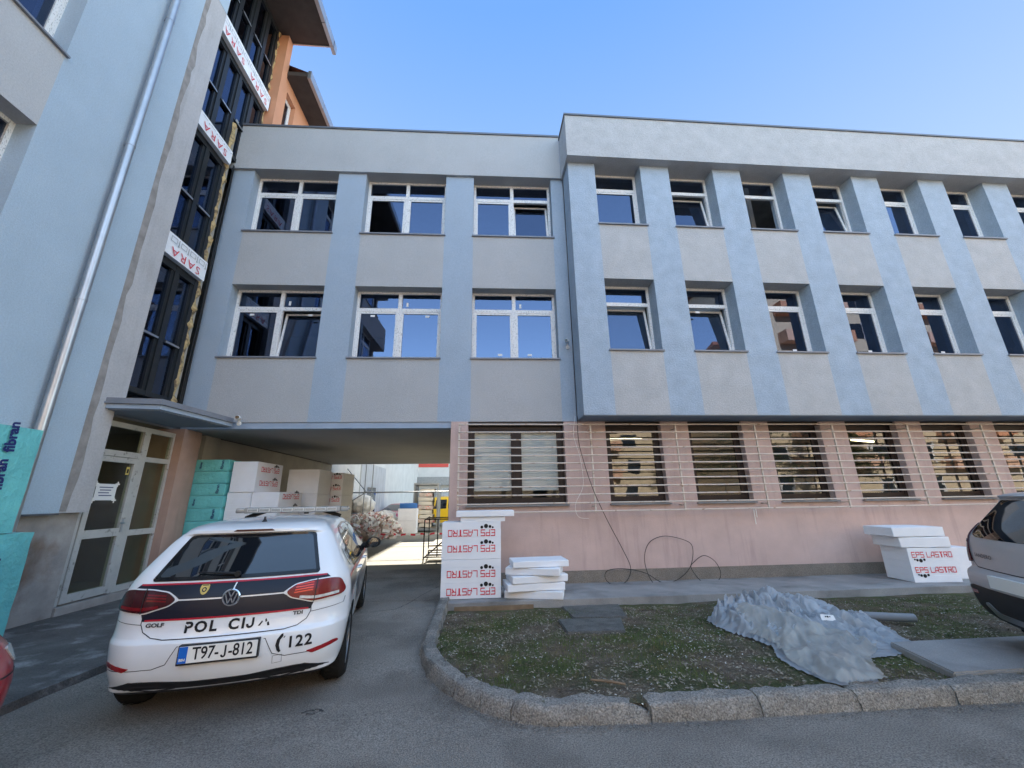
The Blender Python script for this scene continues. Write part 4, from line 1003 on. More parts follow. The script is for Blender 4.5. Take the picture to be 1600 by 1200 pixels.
# ------------------------------------------------------------------ silver hatchback at the right, only its rear left corner in the picture
CROSS = [(.22, -.50, .76, 3.28, .08, .18, .4), (.30, -.60, .81, 3.36, .09, .2, .45), (.42, -.655, .842, 3.4, .10, .22, .5), (.55, -.675, .86, 3.4, .11, .24, .5), (.655, -.672, .868, 3.38, .11, .24, .5),
         (.70, -.655, .87, 3.36, .11, .22, .5), (.74, -.605, .87, 3.32, .11, .2, .5), (.85, -.60, .868, 3.2, .11, .2, .5), (.95, -.585, .862, 2.95, .11, .2, .4), (1.04, -.555, .85, 2.5, .11, .19, .35),
         (1.12, -.50, .822, 2.3, .11, .18, .3), (1.22, -.42, .775, 2.1, .10, .16, .26), (1.33, -.335, .722, 1.88, .10, .14, .24), (1.42, -.275, .675, 1.66, .09, .12, .22), (1.45, -.30, .655, 1.58, .09, .12, .22), (1.47, -.27, .63, 1.5, .09, .12, .2),
         (1.49, -.14, .58, 1.36, .09, .14, .2), (1.51, .06, .46, 1.12, .08, .16, .2), (1.522, .3, .25, .85, .05, .1, .12), (1.526, .42, .12, .72, .03, .06, .06)]
SC = thing('parked_car', 'silver hatchback cut by the right edge, black bumper, standing on the concrete slab', 'car', (5.47, 3.38, .095), -R(113))
bm_, shell2 = car_body(CROSS, levels(.22, 1.526, 56, (.655, .70, .74, 1.42, 1.45)), (0, 2.589), .35, .87, .31)
for f in bm_.faces:
    c = f.calc_center_median()
    if f.material_index == 0 and c.z < .30: f.material_index = 1
obj('body', bm_, ['car_silver', 'black_plastic'], SC, False, 28)
D2 = Drape(shell2)
def spart(name, m, fn, parent=None): 
    mb = MB(); fn(mb); return obj(name, mb, m, parent or SC, False)
spart('rear_window', 'car_glass', lambda m: D2.area(m, arc([(-.70, 1.07), (-.60, 1.035), (.60, 1.035), (.70, 1.07), (.57, 1.41), (-.57, 1.41)], .04), 'rear', .004, 0, .05))
spart('bumper_valance', 'black_plastic', lambda m: D2.area(m, [(-.86, .25), (.86, .25), (.86, .50), (.74, .545), (.62, .575), (-.62, .575), (-.74, .545), (-.86, .50)], 'rear', .006, 0, .05, .002))
spart('skid_plate', 'alloy', lambda m: D2.area(m, arc([(-.46, .30), (.46, .30), (.52, .42), (.44, .44), (.36, .36), (-.36, .36), (-.44, .44), (-.52, .42)], .03), 'rear', .011, 0, .05, .004))
for sg in (1, -1):
    lp_ = [(sg * x, z) for x, z in ((.665, .80), (.70, .78), (.80, .80), (.825, .90), (.815, 1.04), (.785, 1.16), (.75, 1.17), (.735, 1.07), (.69, .92))]
    t = spart('tail_lamp', 'lamp_dark', lambda m: D2.area(m, arc(lp_[::sg], .03), 'rear', .014, 0, .035, .002))
    spart('lamp_element', 'lamp_red', lambda m: D2.line(m, [(sg * .72, .985), (sg * .80, .99)], 'rear', .03, .018), t)
    spart('reflector', 'reflector', lambda m: D2.area(m, arc([(sg * x, z) for x, z in ((.55, .50), (.72, .49), (.72, .52), (.55, .53))][::sg], .008), 'rear', .009, 0, .04))
spart('panel_gap', 'panel_gap', lambda m: D2.line(m, [(-.735, 1.06), (-.69, .92), (-.65, .79), (-.59, .745), (.59, .745), (.65, .79), (.69, .92), (.735, 1.06)], 'rear', .008, .003))
lt = MB(); D2.text(lt, text2d('SANDERO', .050, .0015, 1.25, sp=1.05), -.45, .862, 'rear', .006); obj('model_lettering', lt, 'grey_decal', SC, False, 0)
pl = MB(); yy = D2.pt(0, .66, 'rear', .01).y; pl.box(-.26, yy - .01, .60, .26, yy + .03, .71); obj('number_plate', pl, 'plate_white', SC, False)
for view in ('side', 'left'):
    for q in (arc([(.0, 1.08), (.15, 1.36), (.75, 1.42), (.72, 1.03)], .04), arc([(.78, 1.03), (.80, 1.42), (1.3, 1.40), (2.05, 1.02)], .05)):
        spart('side_window', 'car_glass', lambda m: D2.area(m, q, view, .004, 0, .05))
    spart('panel_gap', 'panel_gap', lambda m: (D2.line(m, [(.74, 1.02), (.75, .32)], view, .007, .0025), D2.line(m, [(2.0, 1.0), (2.1, .6), (2.05, .32)], view, .007, .0025)))
    k = 1 if view == 'side' else -1
    mr = MB(); mr.lathe([(.02, -.08), (.075, -.05), (.09, 0), (.08, .05), (.03, .08)], 'y', (0, 0, 0), 16)
    for v in mr.bm.verts: v.co = Vector((v.co.x * 1.1 + k * .96, v.co.y + 1.9, v.co.z + 1.05))
    obj('mirror', mr, 'black_plastic', SC, False)
for sx in (.85, -.85):
    for yy in (0, 2.589): wheel(SC, sx, yy, .31, .19)

# ------------------------------------------------------------------ red car: only a front corner reaches into the picture at the left edge
RC = thing('parked_car', 'glossy red car whose front corner shows at the left edge beside the pavement', 'car', (-3.70, -.10, .0), 0)
bm_, sh3 = car_body(HATCH, levels(.235, 1.484, 50, (.605, .64)), (0, 2.637), .345, .90, .316)
for f in bm_.faces:
    if f.material_index == 0 and f.calc_center_median().z < .26: f.material_index = 1
obj('body', bm_, ['car_red', 'black_plastic'], RC, False, 28); D3 = Drape(sh3)
def rpart(name, m, fn, parent=None):
    mb = MB(); fn(mb); return obj(name, mb, m, parent or RC, False)
for sg in (1, -1):
    t = rpart('headlamp', 'lamp_clear', lambda m: D3.area(m, arc([(sg * x, z) for x, z in ((.42, .63), (.78, .66), (.80, .77), (.5, .72))][::sg], .03), 'front', .008, 0, .04, .002))
rpart('windscreen', 'car_glass', lambda m: D3.area(m, arc([(-.68, 1.03), (.68, 1.03), (.50, 1.38), (-.50, 1.38)], .05), 'front', .004, 0, .06))
rpart('rear_window', 'car_glass', lambda m: D3.area(m, win, 'rear', .004, 0, .06))
rpart('panel_gap', 'panel_gap', lambda m: (D3.line(m, [(-.86, .60), (.86, .60)], 'front', .012, .003), D3.line(m, [(2.9, .84), (2.5, .93)], 'side', .008, .003)))
rpart('grille', 'gloss_black', lambda m: D3.area(m, arc([(-.45, .34), (.45, .34), (.55, .5), (-.55, .5)], .04), 'front', .006, 0, .06))
for view in ('side', 'left'):
    for q in (q2, q3): rpart('side_window', 'car_glass', lambda m: D3.area(m, q, view, .004, 0, .06))
for sx in (.878, -.878):
    for yy in (0, 2.637): wheel(RC, sx, yy, .316, .205)
# ------------------------------------------------------------------ the lawn island, its kerb, walkway and slabs
KP = [(-.70, 7.62), (-.70, 5.88), (-.672, 5.02), (-.50, 4.43), (-.25, 4.02), (-.02, 3.77), (.225, 3.595), (.47, 3.483), (1.285, 3.446), (2.159, 3.443), (2.968, 3.443), (3.80, 3.443), (4.62, 3.443), (5.45, 3.443), (6.3, 3.443), (7.1, 3.443)]
KL = ['long straight grey kerb stone beside the foam packs, farthest along the driveway', 'weathered grey kerb stone on the driveway side, second from the foam packs', 'grey kerb stone where the driveway kerb starts to curve',
      'cracked grey kerb stone in the curve beside the driveway', 'lumpy short grey kerb stone in the middle of the curve', 'short kerb stone with a rounded broken top in the curve',
      'short chipped kerb stone ending the curve at the front', 'long kerb stone with a broken corner beside a dark gap', 'pale rough kerb stone just right of the broken corner',
      'rough kerb stone along the front in front of the bare patch of lawn', 'kerb stone in front of the tip of the plastic sheet', 'kerb stone in front of the concrete slab beside the lawn', 'kerb stone under the front edge of the concrete slab, near the right edge',
      'kerb stone at the right edge of the picture', 'kerb stone just outside the right edge of the picture']
for i in range(len(KP) - 1):
    a, b = Vector((*KP[i], 0)), Vector((*KP[i + 1], 0)); d = (b - a); l = d.length; d.normalize(); nn = Vector((-d.y, d.x, 0))
    mb = MB(); h = .128; gp = .008 if i < 7 else .006
    prof = [(0, -.06), (.012, .04), (.03, h - .02), (.05, h), (.17, h + .004), (.18, -.06)]
    if i == 0 or i == 1: prof = [(p, q * .8) for p, q in prof]
    ns = max(4, int(l / .05)); rings = []
    for k in range(ns + 1):
        t = gp + (l - 2 * gp) * k / ns; e = min(k, ns - k); inset = .012 if e == 0 else 0
        ring = []
        for j, (p, q) in enumerate(prof):
            for s_ in range(3 if j < 5 else 1):
                p2, q2 = prof[(j + 1) % 6]; f = s_ / 3; u, w = p + (p2 - p) * f, q + (q2 - q) * f
                c = a + d * t + nn * (u + inset * (1 if u < .09 else -1)); z = G(c.y) + w - (inset if w > .1 else 0)
                if i == 7 and t > l - .2 and w > .05: z -= .055 * (1 - (l - t) / .2) ** .6
                if w > -.05:
                    q_ = Vector((c.x, c.y, z)); dv = noise.noise_vector(q_ * 7) * .017 + noise.noise_vector(q_ * 24) * .008; c = c + Vector((dv.x, dv.y, 0)); z += dv.z * 1.2
                ring.append(mb.v((c.x, c.y, z)))
        rings.append(ring)
    m = len(rings[0])
    for r0, r1 in zip(rings, rings[1:]):
        for k in range(m): mb.bm.faces.new((r0[k], r0[(k + 1) % m], r1[(k + 1) % m], r1[k]))
    mb.bm.faces.new(rings[0][::-1]); mb.bm.faces.new(rings[-1])
    o = obj('kerb_stone', mb, 'kerb', None, True, 50); c = (a + b) / 2
    based(o, c.x, c.y, G(c.y)); tag(o, KL[i], 'kerb stone', 'kerb stones round the lawn')

def lawn_z(x, y): return .07 - .055 * (y - 3.6) + .018 * noise.noise(Vector((x * 1.1, y * 1.1, 0))) + .012 * noise.noise(Vector((x * 5, y * 5, 2)))
LI = [(-.58, 6.9), (-.58, 5.1), (-.49, 4.57), (-.28, 4.19), (-.04, 3.91), (.24, 3.71), (.52, 3.57), (1.3, 3.52), (12, 3.52), (12, 7.25), (-.58, 7.25)]
def in_poly(x, y, P):
    c = False
    for i in range(len(P)):
        (xa, ya), (xb, yb) = P[i], P[i - 1]
        if (ya > y) != (yb > y) and x < (xb - xa) * (y - ya) / (yb - ya) + xa: c = not c
    return c
pts = []
for (a, b), (c, d) in zip(LI, LI[1:] + LI[:1]):
    k = max(1, int(math.hypot(c - a, d - b) / .1)); pts += [Vector((a + (c - a) * i / k, b + (d - b) * i / k)) for i in range(k)]
nb = len(pts); x = -.5
while x < 12:
    y = 3.66
    while y < 7.2:
        if in_poly(x, y, LI) and (x < 7 or random.random() < .3): pts.append(Vector((x + random.uniform(-.02, .02), y + random.uniform(-.02, .02))))
        y += .08
    x += .08
r = delaunay_2d_cdt(pts, [(i, (i + 1) % nb) for i in range(nb)], [], 1, 1e-4)
mb = MB(); vs_ = [mb.v((p.x, p.y, lawn_z(p.x, p.y))) for p in r[0]]
for f in r[2]: mb.bm.faces.new([vs_[i] for i in f])
tag(obj('lawn_soil', mb, 'soil', ang=0), kind='structure')
for p_ in bpy.data.objects['lawn_soil'].data.polygons: p_.use_smooth = True

SP = [(3.09, 5.9), (3.0, 5.56), (3.02, 5.25), (3.05, 4.9), (3.10, 4.62), (2.93, 4.26), (2.87, 3.94), (2.88, 3.71), (2.93, 3.58), (3.28, 3.58), (3.5, 3.85), (3.61, 4.03), (3.81, 4.14), (4.05, 4.17), (4.6, 4.46), (4.82, 4.84), (4.98, 5.14), (5.0, 5.5), (4.9, 5.85), (4.6, 6.15), (4.2, 6.35), (3.8, 6.4), (3.4, 6.25)]
def green(x, y): return noise.noise(Vector((x * .9, y * .9, 7))) + .5 * noise.noise(Vector((x * 2.6, y * 2.6, 3)))
mk('grass_blade', (0.095, 0.135, 0.035), 0.8, 0.4, 2.5, spec=0.2, col2=(0.19, 0.16, 0.08), mixs=3.0, mixlo=0.5, mixhi=0.62)
mk('leaf', (0.30, 0.26, 0.20), 0.85, 0.3, 9, spec=0.2, col2=(0.12, 0.09, 0.06), mixs=6, mixlo=0.45, mixhi=0.6)
mk('chip', (0.55, 0.53, 0.49), 0.9, 0.2, 9)
random.seed(11); mb = MB(); cnt = 0
while cnt < 34000:
    x, y = random.uniform(-.5, 7.5), 3.6 + 3.3 * random.random() ** 1.25
    if not in_poly(x, y, LI) or in_poly(x, y, SP): continue
    if green(x, y) + random.uniform(-.25, .35) < .02: continue
    if random.random() > 2.2 / (1.0 + max(0, x - 3)): continue
    z = lawn_z(x, y) - .004; a = random.uniform(0, 6.28); h = random.uniform(.014, .045) * (1.25 if green(x, y) > .35 else .8); w = random.uniform(.0018, .0036)
    dx, dy = math.cos(a), math.sin(a); l = random.uniform(-.02, .02)
    mb.face([(x - dx * w, y - dy * w, z), (x + dx * w, y + dy * w, z), (x - dy * l, y + dx * l, z + h)]); cnt += 1
tag(obj('grass', mb, 'grass_blade', ang=0), 'sparse mossy winter grass on the lawn island', 'grass', kind='stuff')
def litter(name, n, m, sz, zoff, cond, label, flat=False):
    mb = MB(); c = 0; t = 0
    while c < n and t < n * 30:
        t += 1; x, y = random.uniform(-.5, 8), 3.6 + 3.3 * random.random()
        if not in_poly(x, y, LI) or in_poly(x, y, SP) or not cond(x, y): continue
        z = lawn_z(x, y) + zoff; s_ = random.uniform(.5, 1.3) * sz; a = random.uniform(0, 6.28); u = Vector((math.cos(a), math.sin(a), random.uniform(-.3, .5))).normalized() * s_
        v = Vector((-math.sin(a), math.cos(a), random.uniform(-.4, .4))).normalized() * s_ * random.uniform(.25, .6); p = Vector((x, y, z + s_ * .2))
        k = Vector((0, 0, s_ * random.uniform(-.2, .3)))
        mb.face([p - u, p - v * .8 - u * .2 + k, p + u * .3 - v * .7 + k, p + u]); mb.face([p + u, p + u * .2 + v * .8 + k, p - u * .4 + v * .8 + k, p - u]); c += 1
    return tag(obj(name, mb, m, ang=0), label, 'litter', kind='stuff')
litter('leaf_litter', 13000, 'leaf', .017, .008, lambda x, y: random.random() < .35 + .65 * (green(x, y) < .05) + .3 * (y > 5.6), 'dry pale leaf litter scattered over the lawn')
litter('rubble', 1500, 'chip', .012, .008, lambda x, y: random.random() < .16 or (abs(x - 2.3 - .25 * (y - 5)) < .38 + .15 * math.sin(y * 9) and 4.45 < y < 5.45 and random.random() < .9), 'white plaster crumbs scattered on the soil')
mb = MB(); random.seed(5)
for k in range(2600):
    i = random.choice((3, 4, 5, 6, 7, 7, 8, 9, 10, 11)); a, b = KP[i], KP[i + 1]; t = random.random(); o_ = abs(random.gauss(0, .05)) + .002
    x, y = a[0] + (b[0] - a[0]) * t, a[1] + (b[1] - a[1]) * t; d = Vector((b[0] - a[0], b[1] - a[1], 0)).normalized(); x += d.y * o_; y -= d.x * o_; s_ = random.uniform(.003, .011)
    p = Vector((x, y, G(y) + s_ * .4)); q = [p + Vector((random.uniform(-1, 1), random.uniform(-1, 1), random.uniform(-.3, .8))) * s_ for _ in range(4)]
    mb.face(q[:3]); mb.face([q[0], q[2], q[3]]); mb.face([q[0], q[1], q[3]]); mb.face([q[1], q[2], q[3]])
tag(obj('gravel', mb, 'kerb', ang=0), 'grit washed up along the foot of the kerb', 'gravel', kind='stuff')

# raised concrete walkway along the wall
mb = MB(); ys = (7.14, 7.18, 7.5, 8.0, 8.612); xs = [-.62 + i * .3 for i in range(64)]
def wz(x, y): return (-.006 if y < 7.16 else .0) - .035 * (y - 6.9) + .006 * noise.noise(Vector((x * 1.3, y * 2, 0)))
row = [[mb.v((x, y + (.03 * noise.noise(Vector((x * 2, 0, 0))) if y < 7.3 else 0), wz(x, y))) for y in ys] for x in xs]
for a, b in zip(row, row[1:]):
    for k in range(len(ys) - 1): mb.bm.faces.new((a[k], b[k], b[k + 1], a[k + 1]))
    f0, f1 = a[0].co.copy(), b[0].co.copy(); mb.bm.faces.new((b[0], a[0], mb.v((f0.x, f0.y - .005, -.3)), mb.v((f1.x, f1.y - .005, -.3))))
tag(obj('walkway', mb, 'concrete', ang=30), kind='structure')
def slab(name, poly, z, th, m, label=None, kind='structure', rgh=.004, tilt=None):
    mb = MB(); mb.prism(poly, z - th, z); 
    bmesh.ops.bevel(mb.bm, geom=[e for e in mb.bm.edges], offset=.012, segments=2, affect='EDGES', clamp_overlap=True)
    if tilt:
        for v in mb.bm.verts: v.co.z += tilt * (v.co.y - poly[0][1])
    o = obj(name, mb, m); tag(o, label, 'slab' if label else None, kind=None if label else kind); return o
slab('concrete_apron', [(4.03, 3.64), (4.22, 4.38), (9.5, 4.38), (9.5, 3.64)], .115, .26, 'concrete')
sb = slab('concrete_slab', [(1.07, 5.49), (1.80, 5.46), (1.97, 6.14), (1.08, 6.2)], -.005, .09, 'moss_slab', 'cracked leaf strewn concrete cover sunk in the lawn', tilt=-.05); 
slab('concrete_slab', [(1.32, 6.26), (2.1, 6.22), (2.25, 7.08), (1.3, 7.08)], -.052, .09, 'moss_slab', 'mossy concrete slab between the cover in the lawn and the walkway', tilt=-.05)
mb = MB(); mb.box(-.42, 7.06, -.16, .85, 7.10, -.055); mb.rough(2, .003, 8); o = obj('plank', mb, 'wood'); based(o, .3, 7.08, -.12); tag(o, 'weathered brown edging plank in the soil before the foam packs', 'plank')
mb = MB(); mb.tube([(4.62, 5.48, .075), (5.50, 5.27, .06)], .05, 16, caps=False); mb.tube([(5.50, 5.27, .06), (4.62, 5.48, .075)], .043, 16, caps=False); o = obj('pipe', mb, 'grey_pvc'); based(o, 5.06, 5.37, 0); tag(o, 'grey plastic pipe lying behind the crumpled sheet', 'pipe')
mb = MB(); mb.tube([(.95, 3.93, .085), (1.12, 3.87, .085), (1.22, 3.82, .08)], [.007, .012, .008], 6); o = obj('stick', mb, 'wood'); based(o, 1.1, 3.87, .07); tag(o, 'short dead twig on the soil behind the front kerb', 'stick')

# crumpled plastic sheet
# the sheet lies in long folds that run down from the top of the heap
RN = random.Random(12); pts = []
SP = [(x + .05 * noise.noise(Vector((i * .9, 1, 0))), y + .05 * noise.noise(Vector((i * .9, 5, 0)))) for i, (x, y) in enumerate(SP)]
for (a, b), (c, d) in zip(SP, SP[1:] + SP[:1]):
    k = max(1, int(math.hypot(c - a, d - b) / .02))
    pts += [Vector((a + (c - a) * i / k + .018 * noise.noise(Vector((a * 9 + i * .5, b * 9, 3))), b + (d - b) * i / k + .018 * noise.noise(Vector((a * 9 + i * .5, b * 9, 8))))) for i in range(k)]
nb = len(pts); rim = [(p.x, p.y) for p in pts]
for i in range(160):
    for j in range(200):
        x, y = 2.8 + i * .0155, 3.5 + (j + .5 * (i % 2)) * .0155
        if in_poly(x, y, rim): pts.append(Vector((x + RN.uniform(-.003, .003), y + RN.uniform(-.003, .003))))
r = delaunay_2d_cdt(pts, [(i, (i + 1) % nb) for i in range(nb)], [], 1, 1e-4)
coarse = rim[::4]
def edge_d(x, y): return min(math.hypot(x - p[0], y - p[1]) for p in coarse)
def fold(x, y, k, seed, sharp_):
    """ridges that follow lines running from the heap's top outwards, bent by a slow swirl"""
    q = Vector((x, y, seed)); w = noise.noise_vector(q * 1.6); t = math.atan2(y - 6.35, x - 3.75) + .5 * w.x; d = math.hypot(x - 3.75, y - 6.35) + .3 * w.y
    n_ = noise.noise(Vector((t * 5.0 * k, d * 1.25 * k, seed)))
    return (.45 - abs(n_)) if sharp_ else abs(n_) - .25
def heap(x, y):
    g = lambda cx, cy, rx, ry, h: h * math.exp(-((x - cx) / rx) ** 2 - ((y - cy) / ry) ** 2)
    return g(3.55, 5.75, .34, .32, .17) + g(4.05, 5.85, .42, .36, .19) + g(4.5, 5.65, .34, .34, .12) + g(3.2, 5.45, .2, .25, .10) + g(4.15, 5.2, .45, .4, .10) + g(3.6, 5.1, .35, .35, .08) + g(3.3, 4.5, .3, .5, .03)
mb = MB(); vs_ = []
for p in r[0]:
    x, y = p.x, p.y; e = min(1, edge_d(x, y) / .13); e = e * e * (3 - 2 * e); k = min(1, max(.16, (y - 4.2) / .9))
    f = .14 * fold(x, y, 1.0, 1, True) + .15 * fold(x, y, 2.0, 4, False) + .10 * fold(x, y, 3.6, 7, True) + .055 * fold(x, y, 6.5, 2, True) + .016 * noise.noise(Vector((x * 19, y * 19, 0)))
    z = lawn_z(x, y) + .010 + max(0, e * (heap(x, y) + k * f) + (1 - e) * .012 * (1 + noise.noise(Vector((x * 16, y * 16, 9)))))
    sw = noise.noise_vector(Vector((x * 6, y * 6, 2))) * .05 * e * k + noise.noise_vector(Vector((x * 15, y * 15, 6))) * .018 * e * k
    vs_.append(mb.v((x + sw.x, y + sw.y, z)))
for f in r[2]: mb.bm.faces.new([vs_[i] for i in f])
o = obj('plastic_sheet', mb, 'sheet', ang=75); based(o, 3.9, 5.0, 0); tag(o, 'crumpled bluish grey heap of plastic sheeting on the lawn beside the grey pipe', 'plastic sheet')
for p_ in o.data.polygons: p_.use_smooth = True
FP = [(3.10, 4.95), (3.22, 5.35), (3.36, 5.56), (3.55, 5.50), (3.72, 5.2), (3.85, 4.95), (4.08, 4.75), (4.2, 4.5), (3.98, 4.28), (3.74, 4.12), (3.52, 3.85), (3.34, 3.56), (2.96, 3.56), (2.88, 3.78), (2.97, 4.22), (3.12, 4.58)]
pts = []
for (a, b), (c, d) in zip(FP, FP[1:] + FP[:1]):
    k = max(1, int(math.hypot(c - a, d - b) / .02))
    pts += [Vector((a + (c - a) * i / k + .03 * noise.noise(Vector((a * 3 + i * .25, b * 3, 3))), b + (d - b) * i / k + .03 * noise.noise(Vector((a * 3 + i * .25, b * 3, 8))))) for i in range(k)]
nb = len(pts); rim = [(p.x, p.y) for p in pts]; coarse = rim[::3]
for i in range(110):
    for j in range(140):
        x, y = 2.8 + i * .016, 3.5 + (j + .5 * (i % 2)) * .016
        if in_poly(x, y, rim): pts.append(Vector((x + RN.uniform(-.003, .003), y + RN.uniform(-.003, .003))))
r = delaunay_2d_cdt(pts, [(i, (i + 1) % nb) for i in range(nb)], [], 1, 1e-4)
mb = MB(); vs_ = []
for p in r[0]:
    x, y = p.x, p.y; e = min(1, edge_d(x, y) / .10); q = Vector((x, y, 0)); w = noise.noise_vector(q * 2) * .3
    lng = noise.noise(Vector((x * 2.2 - y * 1.2 + w.x, x * .5 + y * .6 + w.y, 3))); l2 = noise.noise(Vector((x * 6 - y * 4 + 2 * w.x, x + y * 1.4, 6))); l3 = noise.noise(Vector((x * 15 - y * 8 + 4 * w.y, x * 2 + y * 3, 2)))
    hz = heap(x, y) * (.95 + .25 * min(1, max(0, (y - 4.6) / .8)))
    z = lawn_z(x, y) + .022 + hz + (.35 + .65 * e) * (.12 * (.42 - abs(lng)) + .085 * (.4 - abs(l2)) + .03 * (.4 - abs(l3)) + .06 * min(1, max(0, (y - 4.6) / .6))) + (1 - e) * .014 * noise.noise(Vector((x * 9, y * 9, 1)))
    vs_.append(mb.v((x, y, max(z, lawn_z(x, y) + .018))))
for f in r[2]: mb.bm.faces.new([vs_[i] for i in f])
o = obj('plastic_sheet', mb, 'sheet_warm', ang=75); based(o, 3.5, 4.6, 0); tag(o, 'yellowish translucent plastic sheet draped over the grey heap, its tip reaching the kerb', 'plastic sheet')
for p_ in o.data.polygons: p_.use_smooth = True
mb = MB(); mb.box(-.075, -.003, -.03, .075, .003, .03); mb.rough(3, .012, 9); o = obj('paper_scrap', mb, 'paper'); o.location = (4.1, 4.98, .185); o.rotation_euler = (R(-35), 0, R(-12)); tag(o, 'white paper scrap with black print on the plastic sheet', 'paper')
p_ = MB()
for dx, r_ in ((-.03, .008), (-.008, .011), (.016, .007)): put2d(p_, disc2d(dx, 0.005, r_), (0, -.017, 0), (1, 0, 0), (0, 0, 1))
c = obj('print', p_, 'black_ink', None, False, 0); c.parent = o

# ------------------------------------------------------------------ foam packs
def grooved(mb, x0, y0, z0, x1, y1, z1, n, g=.004, jit=.0):
    rings = []
    for i in range(n):
        a, b = z0 + (z1 - z0) * i / n, z0 + (z1 - z0) * (i + 1) / n; jx, jy = random.uniform(-jit, jit), random.uniform(-jit, jit)
        for z, s_ in ((a, g), (a + g, 0), (b - g, 0), (b, g)):
            rings.append([mb.v(p) for p in ((x0 + s_ + jx, y0 + s_ + jy, z), (x1 - s_ + jx, y0 + s_ + jy, z), (x1 - s_ + jx, y1 - s_ + jy, z), (x0 + s_ + jx, y1 - s_ + jy, z))])
    for a, b in zip(rings, rings[1:]):
        for k in range(4): mb.bm.faces.new((a[k], a[(k + 1) % 4], b[(k + 1) % 4], b[k]))
    mb.bm.faces.new(rings[0][::-1]); mb.bm.faces.new(rings[-1]); return mb
ORD = ['topmost', 'second from the top', 'third from the top', 'fourth from the top', 'fifth from the top', 'sixth from the top', 'seventh from the top', 'eighth from the top', 'ninth from the top', 'lowest']
def logo(mb, org, ux, uz, w, flip):
    k = -1 if flip else 1; org, ux, uz = Vector(org), Vector(ux), Vector(uz)
    put2d(mb, squarish('EPS LASTRO', w, w * .135), org, ux, uz, 0, flip)
    s_ = w / .86; off = -.105 * s_
    for dx, dz, r_ in ((-.385, .012, .018), (-.335, -.002, .027), (-.262, -.012, .038), (-.185, .006, .026)):
        put2d(mb, disc2d(dx * s_, off + dz * s_, r_ * s_), org, ux, uz, 1, flip)
def eps_pack(x0, y0, z0, w, d, h, label, group, marks=(), flip=True, m='eps', n=5, rz=0.0, lw=.82):
    cx, cy = x0 + w / 2, y0 + d / 2
    t = thing('foam_pack', label, 'foam pack', (cx, cy, z0), rz, group)
    mb = MB(); grooved(mb, -w / 2, -d / 2, 0, w / 2, d / 2, h, n, .003, .002); obj('bundle', mb, m, t, False)
    lt = MB(); any_ = False
    for face, zs_ in marks:
        for zf in zs_:
            any_ = True
            if face == 'front': logo(lt, (0, -d / 2 - .004, h * zf), (1, 0, 0), (0, 0, 1), min(lw, w * .86), flip)
            else: logo(lt, (w / 2 + .004, 0, h * zf), (0, 1, 0), (0, 0, 1), min(lw, d * .86), flip)
    if any_: obj('lettering', lt, ['red_ink', 'black_ink'], t, False, 0)
    else: lt.bm.free()
    return t
wb = lambda y: -.035 * (y - 6.9)
zA = wb(7.4) + .005
eps_pack(-.672, 7.40, zA, 1.015, .5, .605, 'white foam pack with upside down red labels, lower of two at the driveway corner', 'white foam packs with red lettering', [('front', (.18, .63))])
eps_pack(-.675, 7.405, zA + .61, 1.02, .5, .605, 'white foam pack with upside down red labels, upper of two at the driveway corner', 'white foam packs with red lettering', [('front', (.28, .70))])
mb = MB(); mb.box(-.36, 7.42, zA + 1.218, .42, 7.86, zA + 1.296); mb.rough(4, .004, 11, 1); o = obj('foam_board', mb, 'eps', ang=30); based(o, 0, 7.6, zA + 1.218); tag(o, 'ragged white foam board between the driveway corner packs and the clean board', 'foam board', 'loose white foam boards')
mb = MB(); mb.box(-.44, 7.38, zA + 1.302, .58, 7.86, zA + 1.40); mb.bevel(.004, 1); o = obj('foam_board', mb, 'eps'); based(o, 0, 7.6, zA + 1.302); tag(o, 'clean white foam board topmost on the packs at the driveway corner', 'foam board', 'loose white foam boards')
def loose(x, y, z, w, d, h, rz, label, seed, m='eps'):
    mb = MB(); mb.box(-w / 2, -d / 2, 0, w / 2, d / 2, h); mb.bevel(.008, 1); mb.rough(3, .007, 7, seed); o = obj('foam_board', mb, m, None, False, 35)
    o.location = (x, y, z); o.rotation_euler = (0, 0, R(rz)); return tag(o, label, 'foam board', 'loose white foam boards')
zB = wb(7.3) + .004
for (dx, dy, w, rz, hh, nm) in ((.93, 7.47, .98, -13, .115, 'lowest'), (.90, 7.45, .98, 6, .115, 'second from the bottom'), (.96, 7.46, .96, 9, .11, 'middle one'), (.93, 7.45, .92, -17, .115, 'second from the top'), (1.00, 7.47, .96, 3, .10, 'topmost')):
    loose(dx, dy, zB, w, .52, hh, rz, 'chipped white foam board, ' + nm + ' in the messy pile against the pink wall', zB * 10); zB += hh + .006
# packs by the silver car
zC = wb(7.6)
eps_pack(8.10, 7.50, zC, .88, .58, .60, 'white foam pack with two upright red labels under two slabs near the silver car', 'white foam packs with red lettering', [('front', (.36, .80))], flip=False, rz=R(-5), lw=.80)
loose(8.49, 7.82, zC + .606, .94, .64, .185, -6, 'dirty scratched white foam slab between the labelled pack and the top slab', 3.3)
loose(8.41, 7.84, zC + .80, 1.0, .66, .17, -4, 'thick white foam slab topmost on the labelled pack near the silver car', 4.4)
eps_pack(9.06, 7.72, zC, .6, .5, .56, 'plain white foam pack half hidden between the labelled pack and the silver car', 'white foam packs with red lettering', n=4, rz=R(-6))

